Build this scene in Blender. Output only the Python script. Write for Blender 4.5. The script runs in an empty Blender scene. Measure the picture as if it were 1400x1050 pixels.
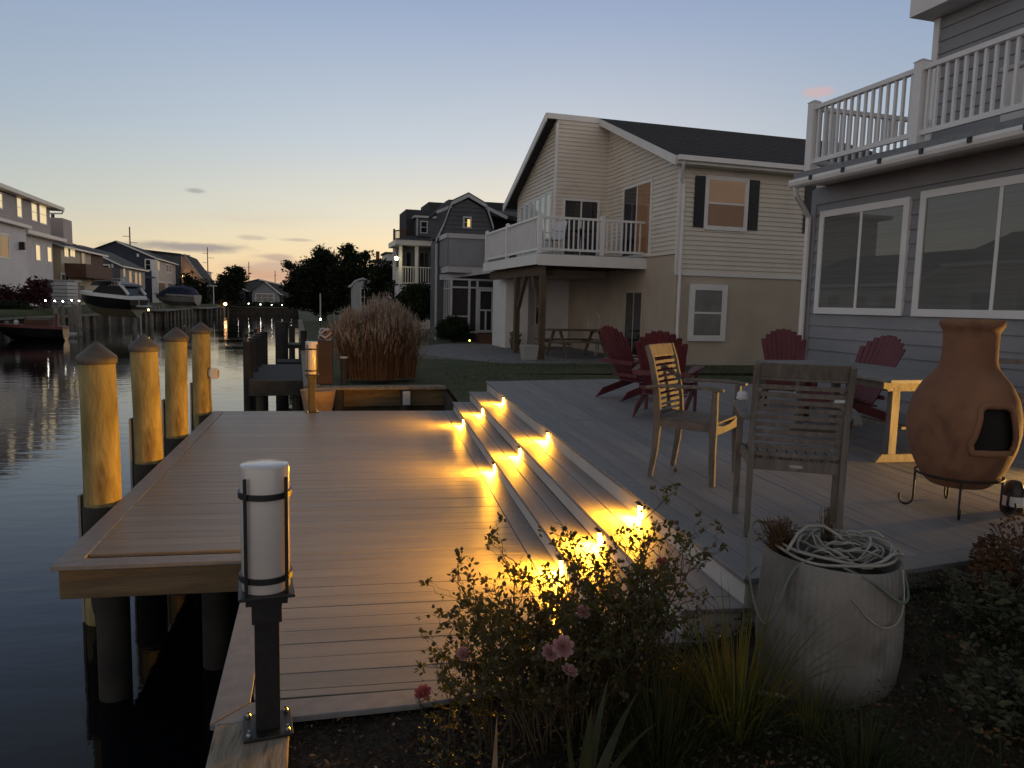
import bpy, bmesh, math, random
from mathutils import Vector, Matrix
random.seed(7)
scn = bpy.context.scene
COL = scn.collection
R_ = math.radians
PI = math.pi

# ------------------------------------------------------------------ camera
F_PX, EYE = 1000.0, 1.65
def hor(x): return 415.8 + .024 * (x - 700)
_U = Vector((.024, 1, .1092)).normalized()
_Y = Vector((520 - 700, 525 - hor(520), -1000)).normalized()
_Y = (_Y - _U * _Y.dot(_U)).normalized()
_X = _Y.cross(_U)
CAM_M = Matrix((_X, _Y, _U))            # camera axes -> world
CAM_P = Vector((0, 0, EYE))
def ray(px, py): return CAM_M @ Vector((px - 700, 525 - py, -F_PX))
def at(px, py, z=0.0):                  # point of the photograph on a level plane
    d = ray(px, py); return CAM_P + d * ((z - EYE) / d.z)
TH = R_(-6.19)                          # canal direction against the steps
KU = Vector((math.sin(TH), math.cos(TH), 0)); KV = Vector((math.cos(TH), -math.sin(TH), 0))
def P(v, u, z=0.0): return KV * v + KU * u + Vector((0, 0, z))
def kv(px, py, v):                      # on the plane v = const -> (v,u,z)
    d = ray(px, py); q = CAM_P + d * (v / d.dot(KV)); return Vector((v, q.dot(KU), q.z))
def ku(px, py, u):
    d = ray(px, py); q = CAM_P + d * (u / d.dot(KU)); return Vector((q.dot(KV), u, q.z))
def kz(px, py, z):
    q = at(px, py, z); return Vector((q.dot(KV), q.dot(KU), z))
cam = bpy.data.cameras.new('camera'); cam_o = bpy.data.objects.new('camera', cam); COL.objects.link(cam_o)
cam.sensor_width = 36; cam.lens = 36 * F_PX / 1400; cam.clip_end = 3000; cam.clip_start = .02
cam_o.matrix_world = Matrix.Translation(CAM_P) @ CAM_M.to_4x4()
scn.camera = cam_o
scn.render.resolution_x, scn.render.resolution_y = 1024, 768

# ------------------------------------------------------------------ materials
def rgb(c): return (c[0], c[1], c[2], 1)
def pm(name, c1, c2=None, scale=4, rough=.6, bump=0, stretch=(1, 1, 1), metal=0, spec=.5, detail=4, bscale=None,
       c3=None, s3=30, a3=.5, trans=0, coat=0, rvar=0, lo=.35, hi=.65):
    m = bpy.data.materials.new(name); m.use_nodes = True
    nt = m.node_tree; N = nt.nodes; L = nt.links; b = N['Principled BSDF']
    b.inputs['Roughness'].default_value = rough; b.inputs['Metallic'].default_value = metal
    b.inputs['Specular IOR Level'].default_value = spec
    b.inputs['Base Color'].default_value = rgb(c1)
    if coat: b.inputs['Coat Weight'].default_value = coat; b.inputs['Coat Roughness'].default_value = .15
    if trans: b.inputs['Transmission Weight'].default_value = trans
    tc = N.new('ShaderNodeTexCoord'); mp = N.new('ShaderNodeMapping'); mp.inputs['Scale'].default_value = stretch
    L.new(tc.outputs['Object'], mp.inputs['Vector'])
    col = None
    if c2:
        n = N.new('ShaderNodeTexNoise'); n.inputs['Scale'].default_value = scale; n.inputs['Detail'].default_value = detail
        L.new(mp.outputs[0], n.inputs['Vector'])
        r = N.new('ShaderNodeValToRGB'); r.color_ramp.elements[0].position = lo; r.color_ramp.elements[1].position = hi
        r.color_ramp.elements[0].color = rgb(c1); r.color_ramp.elements[1].color = rgb(c2)
        L.new(n.outputs['Fac'], r.inputs[0]); col = r.outputs[0]
        if c3:
            n2 = N.new('ShaderNodeTexNoise'); n2.inputs['Scale'].default_value = s3; n2.inputs['Detail'].default_value = 3
            L.new(mp.outputs[0], n2.inputs['Vector'])
            r2 = N.new('ShaderNodeValToRGB'); r2.color_ramp.elements[0].position = .55; r2.color_ramp.elements[1].position = .7
            r2.color_ramp.elements[0].color = (0, 0, 0, 1); r2.color_ramp.elements[1].color = (a3, a3, a3, 1)
            L.new(n2.outputs['Fac'], r2.inputs[0])
            mx = N.new('ShaderNodeMix'); mx.data_type = 'RGBA'
            L.new(r2.outputs[0], mx.inputs['Factor']); L.new(col, mx.inputs['A']); mx.inputs['B'].default_value = rgb(c3)
            col = mx.outputs['Result']
        L.new(col, b.inputs['Base Color'])
        if rvar:
            mr = N.new('ShaderNodeMapRange'); mr.inputs['To Min'].default_value = rough - rvar; mr.inputs['To Max'].default_value = rough + rvar
            L.new(n.outputs['Fac'], mr.inputs['Value']); L.new(mr.outputs[0], b.inputs['Roughness'])
    if bump:
        n3 = N.new('ShaderNodeTexNoise'); n3.inputs['Scale'].default_value = bscale or scale * 6; n3.inputs['Detail'].default_value = 5
        L.new(mp.outputs[0], n3.inputs['Vector'])
        bp = N.new('ShaderNodeBump'); bp.inputs['Strength'].default_value = bump; bp.inputs['Distance'].default_value = .01
        L.new(n3.outputs['Fac'], bp.inputs['Height']); L.new(bp.outputs[0], b.inputs['Normal'])
    return m
def em(name, c, s):
    m = bpy.data.materials.new(name); m.use_nodes = True; b = m.node_tree.nodes['Principled BSDF']
    b.inputs['Base Color'].default_value = rgb([x * .5 for x in c]); b.inputs['Emission Color'].default_value = rgb(c)
    b.inputs['Emission Strength'].default_value = s
    return m
def pane_mat(name, c, c2, em_c=None, em_s=0, scale=1.5, rough=.03):   # window glass over a dim room
    m = pm(name, c, c2, scale=scale, rough=rough, spec=.6)
    b = m.node_tree.nodes['Principled BSDF']; b.inputs['IOR'].default_value = 1.55
    if em_c:
        b.inputs['Emission Color'].default_value = rgb(em_c); b.inputs['Emission Strength'].default_value = em_s
    return m

# ------------------------------------------------------------------ objects
ORG = {}
def tag(o, label=None, cat=None, group=None, kind=None):
    if label: o['label'] = label
    if cat: o['category'] = cat
    if group: o['group'] = group
    if kind: o['kind'] = kind
    return o
def thing(name, label, cat, org=(0, 0, 0), rot=0.0, group=None, k=False):
    """Empty at the base of a thing. k: org is (v,u,z) in the frame of the canal houses."""
    e = bpy.data.objects.new(name, None); COL.objects.link(e); e.empty_display_size = .2
    if k: e.location = P(*org); e.rotation_euler = (0, 0, -TH + rot)
    else: e.location = org; e.rotation_euler = (0, 0, rot)
    ORG[e.name] = Vector(org) if k else None
    return tag(e, label, cat, group)
class MB:
    def __init__(s): s.v = []; s.f = []
    def add(s, vs, fs):
        n = len(s.v); s.v += [tuple(x) for x in vs]; s.f += [tuple(i + n for i in f) for f in fs]; return s
    def box(s, x0, x1, y0, y1, z0, z1):
        return s.add([(x0, y0, z0), (x1, y0, z0), (x1, y1, z0), (x0, y1, z0), (x0, y0, z1), (x1, y0, z1), (x1, y1, z1), (x0, y1, z1)],
                     [(0, 3, 2, 1), (4, 5, 6, 7), (0, 1, 5, 4), (1, 2, 6, 5), (2, 3, 7, 6), (3, 0, 4, 7)])
    def hexa(s, lo, hi):   # two rings of 4+ points
        n = len(lo)
        return s.add(list(lo) + list(hi), [tuple(range(n - 1, -1, -1)), tuple(range(n, 2 * n))] +
                     [(i, (i + 1) % n, n + (i + 1) % n, n + i) for i in range(n)])
    def prism(s, poly, z0, z1):   # poly in xy
        return s.hexa([(x, y, z0) for x, y in poly], [(x, y, z1) for x, y in poly])
    def bar(s, a, b, w, h, up=(0, 0, 1), w2=None, h2=None):   # rectangular beam from a to b
        a, b = Vector(a), Vector(b); d = (b - a).normalized(); up = Vector(up)
        sd = d.cross(up)
        if sd.length < 1e-4: sd = d.cross(Vector((1, 0, 0)))
        sd.normalize(); up = sd.cross(d); w2 = w2 or w; h2 = h2 or h
        r = lambda c, w, h: [c - sd * w / 2 - up * h / 2, c + sd * w / 2 - up * h / 2, c + sd * w / 2 + up * h / 2, c - sd * w / 2 + up * h / 2]
        return s.hexa(r(a, w, h), r(b, w2, h2))
    def path(s, pts, w, h, up=(0, 0, 1)):  # swept flat section with mitred joints
        pts = [Vector(p) for p in pts]; up = Vector(up); rings = []
        for i, p in enumerate(pts):
            d = (pts[min(i + 1, len(pts) - 1)] - pts[max(i - 1, 0)]).normalized()
            sd = d.cross(up).normalized(); u2 = sd.cross(d)
            ww = w[i] if isinstance(w, (list, tuple)) else w; hh = h[i] if isinstance(h, (list, tuple)) else h
            rings.append([p - sd * ww / 2 - u2 * hh / 2, p + sd * ww / 2 - u2 * hh / 2, p + sd * ww / 2 + u2 * hh / 2, p - sd * ww / 2 + u2 * hh / 2])
        return s.loft(rings)
    def loft(s, rings, cap=True):
        n = len(rings[0]); vs = [q for r in rings for q in r]; fs = []
        for k in range(len(rings) - 1):
            for i in range(n):
                fs.append((k * n + i, k * n + (i + 1) % n, (k + 1) * n + (i + 1) % n, (k + 1) * n + i))
        if cap: fs += [tuple(range(n - 1, -1, -1)), tuple((len(rings) - 1) * n + i for i in range(n))]
        return s.add(vs, fs)
    def tube(s, pts, r, seg=8, cap=True):
        pts = [Vector(p) for p in pts]; rings = []; prev = None
        for i, p in enumerate(pts):
            d = (pts[min(i + 1, len(pts) - 1)] - pts[max(i - 1, 0)]).normalized()
            if prev is None:
                a = d.orthogonal().normalized()
            else:
                a = (prev - d * prev.dot(d)); a = a.normalized() if a.length > 1e-5 else d.orthogonal().normalized()
            prev = a; b = d.cross(a); rr = r[i] if isinstance(r, (list, tuple)) else r
            rings.append([p + (a * math.cos(t) + b * math.sin(t)) * rr for t in [2 * PI * k / seg for k in range(seg)]])
        return s.loft(rings, cap)
    def lathe(s, prof, seg=32, c=(0, 0, 0), cap=True):
        rings = [[Vector((c[0] + r * math.cos(2 * PI * k / seg), c[1] + r * math.sin(2 * PI * k / seg), c[2] + z)) for k in range(seg)] for r, z in prof]
        return s.loft(rings, cap)
    def quad(s, *ps): return s.add(ps, [tuple(range(len(ps)))])
    def xf(s, M, start=0):
        for i in range(start, len(s.v)): s.v[i] = tuple(M @ Vector(s.v[i]))
        return s
    def build(s, name, m, parent=None, bevel=0, smooth=False, seg=2, autos=None):
        vs = s.v
        if parent is not None and parent.name in ORG:
            r = parent
            o0 = ORG[r.name]
            if o0 is not None: vs = [(x - o0.x, y - o0.y, z - o0.z) for x, y, z in vs]
        me = bpy.data.meshes.new(name); me.from_pydata(vs, [], s.f); me.validate()
        bm = bmesh.new(); bm.from_mesh(me)
        bmesh.ops.recalc_face_normals(bm, faces=bm.faces)
        bm.to_mesh(me); bm.free()
        ob = bpy.data.objects.new(name, me); COL.objects.link(ob)
        for mm in (m if isinstance(m, (list, tuple)) else [m]): me.materials.append(mm)
        if smooth:
            for p in me.polygons: p.use_smooth = True
            if autos:
                me.shade_smooth() if hasattr(me, 'shade_smooth') else None
                me.set_sharp_from_angle(angle=R_(autos))
        if bevel:
            b = ob.modifiers.new('bevel', 'BEVEL'); b.width = bevel; b.segments = seg; b.limit_method = 'ANGLE'; b.angle_limit = R_(40)
        if parent is not None:
            ob.parent = parent
            if parent.name in ORG: ORG[ob.name] = ORG[parent.name]
        return ob
def copy_tree(o, parent=None):
    c = o.copy(); COL.objects.link(c)
    if parent is not None: c.parent = parent
    for ch in list(o.children): copy_tree(ch, c)
    return c
# ================================================================== materials of the near scene
M = {}
M['board'] = pm('composite_board', (.178, .166, .145), (.215, .202, .178), scale=3, rough=.42, bump=.2, stretch=(.4, 6, 6), bscale=40, c3=(.16, .14, .13), s3=14, a3=.35)
M['board_y'] = pm('grey_composite_board', (.20, .19, .195), (.25, .24, .245), scale=3, rough=.55, bump=.25, stretch=(6, .4, 6), bscale=40, c3=(.15, .145, .15), s3=14, a3=.4)
M['border'] = pm('border_board', (.17, .175, .185), (.21, .215, .225), scale=5, rough=.5, bump=.25, stretch=(3, 3, 3), bscale=60)
M['riser'] = pm('riser_board', (.62, .60, .57), (.56, .54, .51), scale=3, rough=.5, bump=.1)
M['oldwood'] = pm('weathered_timber', (.20, .165, .12), (.32, .28, .22), scale=3, rough=.8, bump=.6, stretch=(8, 1, 8), c3=(.10, .08, .055), s3=5, a3=.8)
M['fascia'] = pm('treated_fascia', (.13, .085, .045), (.20, .135, .07), scale=2, rough=.8, bump=.5, stretch=(1, 6, 8), c3=(.10, .075, .04), s3=3, a3=.8)
M['pile'] = pm('treated_pile', (.15, .122, .045), (.36, .305, .135), scale=2.6, rough=.8, bump=1.0, stretch=(2.6, 2.6, .8), c3=(.10, .055, .018), s3=2.0, a3=.85, bscale=14, detail=7, lo=.30, hi=.62)
M['pile_dark'] = pm('wet_and_shade_pile', (.014, .013, .012), (.032, .03, .026), scale=4, rough=.8, bump=.5)
M['cap'] = pm('pile_cap_plastic', (.065, .06, .058), (.095, .088, .082), scale=8, rough=.55, bump=.15)
M['black'] = pm('black_metal', (.018, .018, .02), (.028, .028, .03), scale=20, rough=.42, metal=.3)
M['glass_shade'] = pm('opal_glass', (.60, .56, .545), (.66, .62, .60), scale=2, rough=.22, spec=.5, coat=.3)
M['glass_shade'].node_tree.nodes['Principled BSDF'].inputs['Subsurface Weight'].default_value = .15
M['glass_shade'].node_tree.nodes['Principled BSDF'].inputs['Subsurface Radius'].default_value = (.03, .03, .03)
M['screw'] = pm('zinc', (.45, .45, .44), (.3, .3, .3), scale=30, rough=.35, metal=.9)
M['teak'] = pm('weathered_teak', (.115, .100, .088), (.175, .152, .134), scale=5, rough=.72, bump=.35, stretch=(5, 5, 1.2), c3=(.07, .06, .05), s3=8, a3=.5)
M['tabletop'] = pm('silver_teak', (.16, .155, .152), (.24, .235, .23), scale=4, rough=.7, bump=.35, stretch=(1.2, 6, 5), c3=(.15, .14, .13), s3=8, a3=.5)
M['red'] = pm('red_plastic_lumber', (.105, .018, .026), (.13, .026, .034), scale=6, rough=.5, bump=.15)
M['clay'] = pm('terracotta', (.19, .085, .045), (.27, .130, .072), scale=2.2, rough=.88, bump=.5, bscale=9, c3=(.12, .06, .04), s3=6, a3=.6)
M['soot'] = pm('soot', (.010, .009, .008), (.02, .017, .014), scale=9, rough=.95)
M['iron'] = pm('wrought_iron', (.02, .017, .015), (.04, .03, .022), scale=30, rough=.6, metal=.5, bump=.2)
M['concrete'] = pm('ribbed_concrete_pot', (.14, .134, .124), (.235, .226, .212), scale=3.5, rough=.9, bump=.5, c3=(.095, .088, .078), s3=5, a3=.75, detail=8, bscale=60)
M['hose'] = pm('white_hose', (.25, .24, .215), (.34, .33, .30), scale=10, rough=.55, bump=.1, c3=(.17, .155, .13), s3=16, a3=.6)
M['hose_green'] = pm('green_hose', (.10, .13, .10), (.15, .18, .14), scale=10, rough=.5)
M['soil'] = pm('potting_soil', (.03, .022, .016), (.06, .045, .03), scale=30, rough=.95, bump=1)
M['led'] = em('led_lens', (1.0, .46, .04), 120)
M['bronze'] = pm('bronze_fitting', (.05, .035, .02), (.07, .05, .03), scale=20, rough=.4, metal=.7)
M['plastic_w'] = pm('white_plastic', (.62, .62, .63), (.55, .55, .56), scale=10, rough=.3)
M['pvc'] = pm('grey_pvc', (.30, .28, .25), (.36, .33, .30), scale=6, rough=.6)

B = .143   # board pitch
def board_var(m, axis, off, amt=.10):      # every board its own slight tone
    nt = m.node_tree; N = nt.nodes; L = nt.links; b = N['Principled BSDF']; src = b.inputs['Base Color'].links[0].from_socket
    tc = N.new('ShaderNodeTexCoord'); sp = N.new('ShaderNodeSeparateXYZ'); L.new(tc.outputs['Object'], sp.inputs[0])
    a = N.new('ShaderNodeMath'); a.operation = 'MULTIPLY_ADD'; a.inputs[1].default_value = 1 / B; a.inputs[2].default_value = -off / B; L.new(sp.outputs[axis], a.inputs[0])
    f = N.new('ShaderNodeMath'); f.operation = 'FLOOR'; L.new(a.outputs[0], f.inputs[0])
    w = N.new('ShaderNodeTexWhiteNoise'); w.noise_dimensions = '1D'; L.new(f.outputs[0], w.inputs['W'])
    r = N.new('ShaderNodeMapRange'); r.inputs['To Min'].default_value = 1 - amt; r.inputs['To Max'].default_value = 1 + amt; L.new(w.outputs['Value'], r.inputs['Value'])
    x = N.new('ShaderNodeMix'); x.data_type = 'RGBA'; x.blend_type = 'MULTIPLY'; x.inputs['Factor'].default_value = 1; L.new(src, x.inputs['A']); L.new(r.outputs[0], x.inputs['B']); L.new(x.outputs['Result'], b.inputs['Base Color'])
board_var(M['board'], 'Y', 3.06 - .143, .09); board_var(M['board_y'], 'X', .143 - .018, .09)
# ================================================================== dock
dock = thing('dock', 'low composite boat dock in front of the three steps, beside the four capped piles', 'dock', (0, 0, 0))
def lerp(a, b, t): return a + (b - a) * t
def Xl(y): return lerp(-1.962, -2.38, (y - 4.70) / 6.42)          # outer left edge
def Xb(y): return lerp(-.645, -.745, (y - 2.84) / 1.17)           # edge along the bulkhead
Y0, YF = 4.70, 11.12
def near_y(x): return lerp(2.835, 3.02, (x + .645) / .80) if x < .155 else 3.02 + (x - .155) * .10
XS = 1.115 - .145
m = MB(); y = 11.0 - .0
rows = []
y = 3.06 - B
k = 0
while y < YF - .01:
    y0, y1 = y, min(y + B - .0034, YF - .003); y += B
    if y1 < 2.99: continue
    if y0 < Y0 + .14:
        l0, l1 = Xb(y0) + .145, Xb(y1) + .145
        if y0 < 3.0: y0 = 3.0
    else:
        l0, l1 = Xl(y0) + .15, Xl(y1) + .15
    zz = random.uniform(-.0012, .0012)
    m.prism([(l0, y0), (XS - .004, y0), (XS - .004, y1), (l1, y1)], -.026, zz)
m.build('deck_boards', M['board'], dock, bevel=.002, seg=1)
m = MB()
bw = .14
m.prism([(Xl(Y0) - .0, Y0), (Xl(Y0) + bw, Y0 + .14), (Xl(YF) + bw, YF), (Xl(YF), YF)], -.026, .002)
m.prism([(Xl(Y0), Y0 - .001), (Xb(Y0), Y0 - .001), (Xb(Y0) + .02, Y0 + .135), (Xl(Y0) + bw + .003, Y0 + .135)], -.026, .002)
m.prism([(Xb(2.835), 2.835), (Xb(2.98) + bw, 2.985), (Xb(Y0 + .13) + bw, Y0 + .13), (Xb(Y0 + .13), Y0 + .13)], -.026, .002)
m.prism([(Xb(2.835) + .003, 2.832), (.15, 3.0 - .145 + .02), (2.0, 3.17), (2.0, 3.3), (.15, 3.0 - .004), (Xb(2.98) + bw + .003, 2.985 - .003)], -.026, .0)
m.prism([(XS, 3.12), (1.116, 3.12), (1.116, YF), (XS, YF)], -.026, .003)
m.build('border_board', M['border'], dock, bevel=.003, seg=1)
m = MB()
m.box(-1.93, -.80, Y0 + .035, Y0 + .075, -.22, -.0265)
m.bar((Xl(Y0) + .05, Y0 + .05, -.125), (Xl(YF) + .05, YF - .05, -.125), .04, .195)
m.box(-2.30, 1.05, YF - .09, YF - .05, -.22, -.0265)
m.bar((Xb(3.0) + .03, 3.0, -.1), (Xb(Y0) + .03, Y0, -.1), .04, .145)
m.build('fascia', M['fascia'], dock, bevel=.004, seg=1)
m = MB()
for x in (-1.6, -.9, -.2, .5): m.box(x, x + .04, Y0 + .08, YF - .1, -.2, -.03)
m.build('joist', M['fascia'], dock)
for (x, y) in ((-1.72, 5.0), (-1.15, 5.35), (-1.9, 8.2), (-2.05, 10.7), (-.4, 10.7), (.8, 10.7)):
    MB().tube([(x, y, -3), (x, y, -.2)], .10, 14).build('post', M['pile_dark'], dock, smooth=True, autos=40)

# ================================================================== steps and raised deck
steps = thing('deck_steps', 'two long composite treads with pale risers climbing from the low dock to the raised deck', 'steps', (1.1, 7, 0))
def wbuild(mb, name, mt, root, **k):      # world-coordinate mesh under a thing that is not rotated
    mb.v = [(x - root.location.x, y - root.location.y, z - root.location.z) for x, y, z in mb.v]
    return mb.build(name, mt, root, **k)
RX = (1.115, 1.385, 1.69)
for i, (x0, x1, z, ya, yb) in enumerate(((RX[0], RX[1], .135, 3.00, 11.14), (RX[1], RX[2], .27, 3.03, 11.33))):
    m = MB(); mid = (x0 + x1) / 2
    m.prism([(x0 - .018, ya), (mid - .003, ya), (mid - .003, yb), (x0 - .018, yb)], z - .025, z)
    m.prism([(mid + .003, ya + .14), (x1 - .003, ya + .14), (x1 - .003, yb), (mid + .003, yb)], z - .025, z - .001)
    m.prism([(mid + .003, ya), (x1 + .03, ya), (x1 + .03, ya + .134), (mid + .003, ya + .134)], z - .025, z - .001)
    wbuild(m, 'tread', M['board_y'], steps, bevel=.003, seg=1)
for i, (x, z0, z1, ya, yb) in enumerate(((RX[0], .003, .11, 3.03, 11.12), (RX[1], .135, .245, 3.05, 11.3))):
    m = MB(); m.box(x, x + .02, ya, yb, z0, z1); m.box(x + .02, x + .29, ya, ya + .02, -.15, z1)
    m.box(x + .02, x + .29, yb - .02, yb, -.1, z1)
    wbuild(m, 'riser', M['riser'], steps, bevel=.002, seg=1)

DZ = .405
deck = thing('raised_deck', 'raised grey composite deck carrying the furniture, one step above the two treads', 'deck', (1.69, 3.1, DZ))
def Yn(x): return lerp(3.035, 3.06, (x - 1.675) / .86) if x < 2.54 else 3.06 + (x - 2.54) * .2
def Yf(x): return lerp(11.59, 12.09, (x - 1.677) / 2.2) if x < 3.88 else 12.09
m = MB(); x = RX[2] - .018 + .145; BRK = 7.62
while x < 7.6:
    x1 = x + B - .005
    for a, b in ((lambda q: Yn(q) + .145, lambda q: BRK - .003), (lambda q: BRK + .137, lambda q: Yf(q) - .003)):
        wl = lambda q: (7.34 - .994 * q) / .108 if q > 6.2 else 99
        if a(x1) < min(b(x1), wl(x1)): m.prism([(x, a(x)), (x1, a(x1)), (x1, min(b(x1), wl(x1))), (x, min(b(x), wl(x)))], -.026 + DZ, DZ + random.uniform(-.001, .001))
    x += B
wbuild(m, 'deck_boards', M['board_y'], deck, bevel=.002, seg=1)
m = MB()
a = RX[2] - .018
m.prism([(a, 3.035), (a + .14, Yn(a + .14) + .14), (a + .14, Yf(a + .14)), (a, 11.59)], DZ - .026, DZ + .002)
m.prism([(a + .003, 3.033), (2.54, 3.058), (7.6, Yn(7.6)), (7.6, Yn(7.6) + .14), (2.54, 3.20), (a + .143, Yn(a + .14) + .137)], DZ - .026, DZ + .002)
m.box(a + .145, 7.6, BRK, BRK + .134, DZ - .026, DZ + .002)
wbuild(m, 'border_board', M['border'], deck, bevel=.003, seg=1)
m = MB()
m.box(RX[2], RX[2] + .0195, 3.055, 11.55, .0, DZ - .0265)
m.bar((RX[2] + .02, 3.075, .17), (7.6, Yn(7.6) + .04, .17), .02, .40)
m.bar((RX[2] + .02, 11.57, .2), (3.88, 12.06, .2), .02, .35)
wbuild(m, 'riser', M['riser'], deck, bevel=.002, seg=1)
m = MB(); m.prism([(1.75, 3.3), (7.6, 4.2), (7.6, 12), (3.88, 12), (1.75, 11.5)], .3, .36)
wbuild(m, 'subframe', M['pile_dark'], deck)

# ================================================================== the step lights
LY = (9.70, 6.95, 4.25)
words = {0: 'lowest riser', 1: 'middle riser', 2: 'top riser'}
wy = {9.70: 'far end', 6.95: 'middle of the run', 4.25: 'near end by the rose bush'}
def step_light(x, y, z, label, rz=0.0, power=50):
    t = thing('step_light', label, 'light', (x, y, z), rz, 'small amber lights set in the stair risers')
    m = MB(); m.prism([(-.030, -.045), (-.004, -.05), (-.0, -.05), (-.0, .05), (-.004, .05), (-.030, .045)], .0, .010)
    m.box(-.006, 0, -.042, .042, -.028, 0)
    m.build('hood', M['bronze'], t, bevel=.002)
    MB().box(-.010, -.004, -.034, .034, -.088, -.004).build('lens', M['led'], t)
    l = bpy.data.lights.new('lamp', 'AREA'); l.shape = 'RECTANGLE'; l.size = .06; l.size_y = .02; l.energy = power * random.uniform(.82, 1.15); l.color = (1, .405, .014)
    lo = bpy.data.objects.new('lamp', l); COL.objects.link(lo); lo.parent = t
    lo.location = (-.040, 0, -.008)
    lo.rotation_euler = Vector((-.70, 0, -.72)).to_track_quat('-Z', 'Y').to_euler()
    return t
for i in range(3):
    zt = (0.108, .243, DZ - .028)[i]
    for y in LY:
        step_light(RX[i] - .001, y + (-.0, .09, .2)[i], zt - .012, 'lit amber step light on the %s, %s' % (words[i], wy[y]))
# the light that rakes the furniture from the right, low on the last riser of the house stair
t = step_light(5.9, 4.4, DZ + .09, 'lit amber path light beyond the chiminea at the right end of the deck', 0, 36)
[c for c in t.children if c.name.startswith('lens')][0].data.materials[0] = em('dim_lens', (1, .45, .05), 6)
lo = bpy.data.objects[[c.name for c in t.children if c.type == 'LIGHT'][0]]; lo.rotation_euler = Vector((-1, .20, .24)).to_track_quat('-Z', 'Y').to_euler(); lo.data.spread = R_(80); lo.data.color = (1, .55, .13)
t.name = 'post_light'; t['group'] = 'lights on the raised deck'
ORG['post_light'] = None
MB().box(0, .09, -.045, .045, -.09, .03).build('post', M['border'], t, bevel=.004)

# ================================================================== piles
PL = [(-2.205, 6.25, 1.156, -.004, .131), (-2.31, 7.82, 1.144, .004, .126), (-2.40, 9.26, 1.166, -.010, .124), (-2.52, 11.08, 1.175, .002, .124)]
pl_lab = ['thickest looking round dock pile with peaked cap, nearest the front corner of the dock',
          'round dock pile with peaked cap, second along the dock edge, knotty near its top',
          'round dock pile with peaked cap, third along the dock edge, slightly bowed',
          'round dock pile with peaked cap and outlet box, at the far corner of the dock']
for i, (x, y, h, lean, r) in enumerate(PL):
    t = thing('dock_pile', pl_lab[i], 'piling', (x, y, 0), 0, 'round timber piles along the dock edge')
    m = MB(); rings = []
    rnd = random.Random(i + 3); ph = rnd.uniform(0, 6)
    for k in range(30):
        z = -3 + (h + 3) * k / 29
        c = Vector((-lean * z * 1.5 + .006 * math.sin(z * 2.1 + ph), .004 * math.sin(z * 1.7 + ph), z)); rings.append([])
        for q in range(28):
            a = 2 * PI * q / 28
            rr = (r + .006 * (1 - z) * .5) * (1 + .018 * math.sin(2 * a + ph + z * .8) + .010 * math.sin(5 * a + z * 1.7) + .006 * math.sin(9 * a - z * 3))
            rings[-1].append(c + Vector((rr * math.cos(a), rr * math.sin(a), 0)))
    m.loft(rings); m.build('shaft', M['pile'], t, smooth=True, autos=60)
    MB().lathe([(r + .008, -3), (r + .009, -.04), (r + .002, -.03)], 28, cap=False).build('shade_sleeve', M['pile_dark'], t, smooth=True)  # dark sleeve added to imitate the dock edge's shade on the pile foot
    cx = -lean * h * 1.5 + .006 * math.sin(h * 2.1 + ph)
    MB().lathe([(r + .010, -.05), (r + .013, -.045), (r + .015, .0), (r + .010, .010), (.065, .074), (.012, .118), (.001, .122)], 32, (cx, 0, h)).build('cap', M['cap'], t, smooth=True, autos=30)
    MB().box(-r - .034, -r - .014, -.04, .04, -1.6, .42 if i else .05).build('bumper_strip', M['pvc'], t, bevel=.002)
t = thing('outlet_box', 'small grey outlet box with conduit on the right side of the farthest capped pile', 'electrical box', (-2.39, 11.03, .56))
MB().box(0, .10, -.05, .03, -.075, .075).build('cover', M['plastic_w'], t, bevel=.008)
MB().box(.100, .116, -.035, .015, -.05, .05).build('door', M['pvc'], t, bevel=.004)
MB().box(-.02, 0, -.04, .02, -.04, .05).build('bracket', M['screw'], t)
MB().tube([(.0, -.01, -.075), (0, -.01, -.3), (.01, -.0, -.62)], .009, 8).build('conduit', M['pvc'], t, smooth=True)

# ================================================================== bollard lamps
def bollard(x, y, label, rz):
    t = thing('bollard_lamp', label, 'lamp', (x, y, 0), rz, 'unlit opal glass post lamps')
    s = .0445
    MB().box(-s, s, -s, s, .012, .50).build('post', M['black'], t, bevel=.004)
    bp = MB().box(-.09, .09, -.09, .09, .0, .012).build('base_plate', M['black'], t, bevel=.003)
    for a in (-1, 1):
        for b in (-1, 1):
            MB().lathe([(.010, 0), (.010, .009), (.005, .016), (.005, .026)], 8, (a * .07, b * .07, .012)).build('bolt', M['screw'], bp)
    m = MB(); m.box(-.054, .054, -.054, .054, .44, .52); m.box(-.075, .075, -.075, .075, .52, .548); m.box(-.10, .10, -.10, .10, .550, .562)
    m.build('tray', M['black'], t, bevel=.003)
    MB().lathe([(.084, .563), (.088, .57), (.088, 1.032), (.0865, 1.037), (.083, 1.039), (.03, 1.040), (.001, 1.0405)], 48).build('glass_shade', M['glass_shade'], t, smooth=True, autos=50)
    fr = None
    for a in range(4):
        ang = R_(45 + 90 * a); c, s2 = math.cos(ang) * .101, math.sin(ang) * .101
        MB().box(c - .0065, c + .0065, s2 - .0065, s2 + .0065, .562, 1.0).build('frame_bar', M['black'], t, bevel=.002)
    for z in (.615, .93):
        m = MB(); R0, R1 = .0895, .0965; n = 40
        rings = []
        for k in range(n + 1):
            a = 2 * PI * k / n; c, s2 = math.cos(a), math.sin(a)
            rings.append([Vector((R0 * c, R0 * s2, z - .011)), Vector((R1 * c, R1 * s2, z - .011)), Vector((R1 * c, R1 * s2, z + .011)), Vector((R0 * c, R0 * s2, z + .011))])
        m.loft(rings, cap=False); m.build('ring', M['black'], t)
    return t
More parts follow.
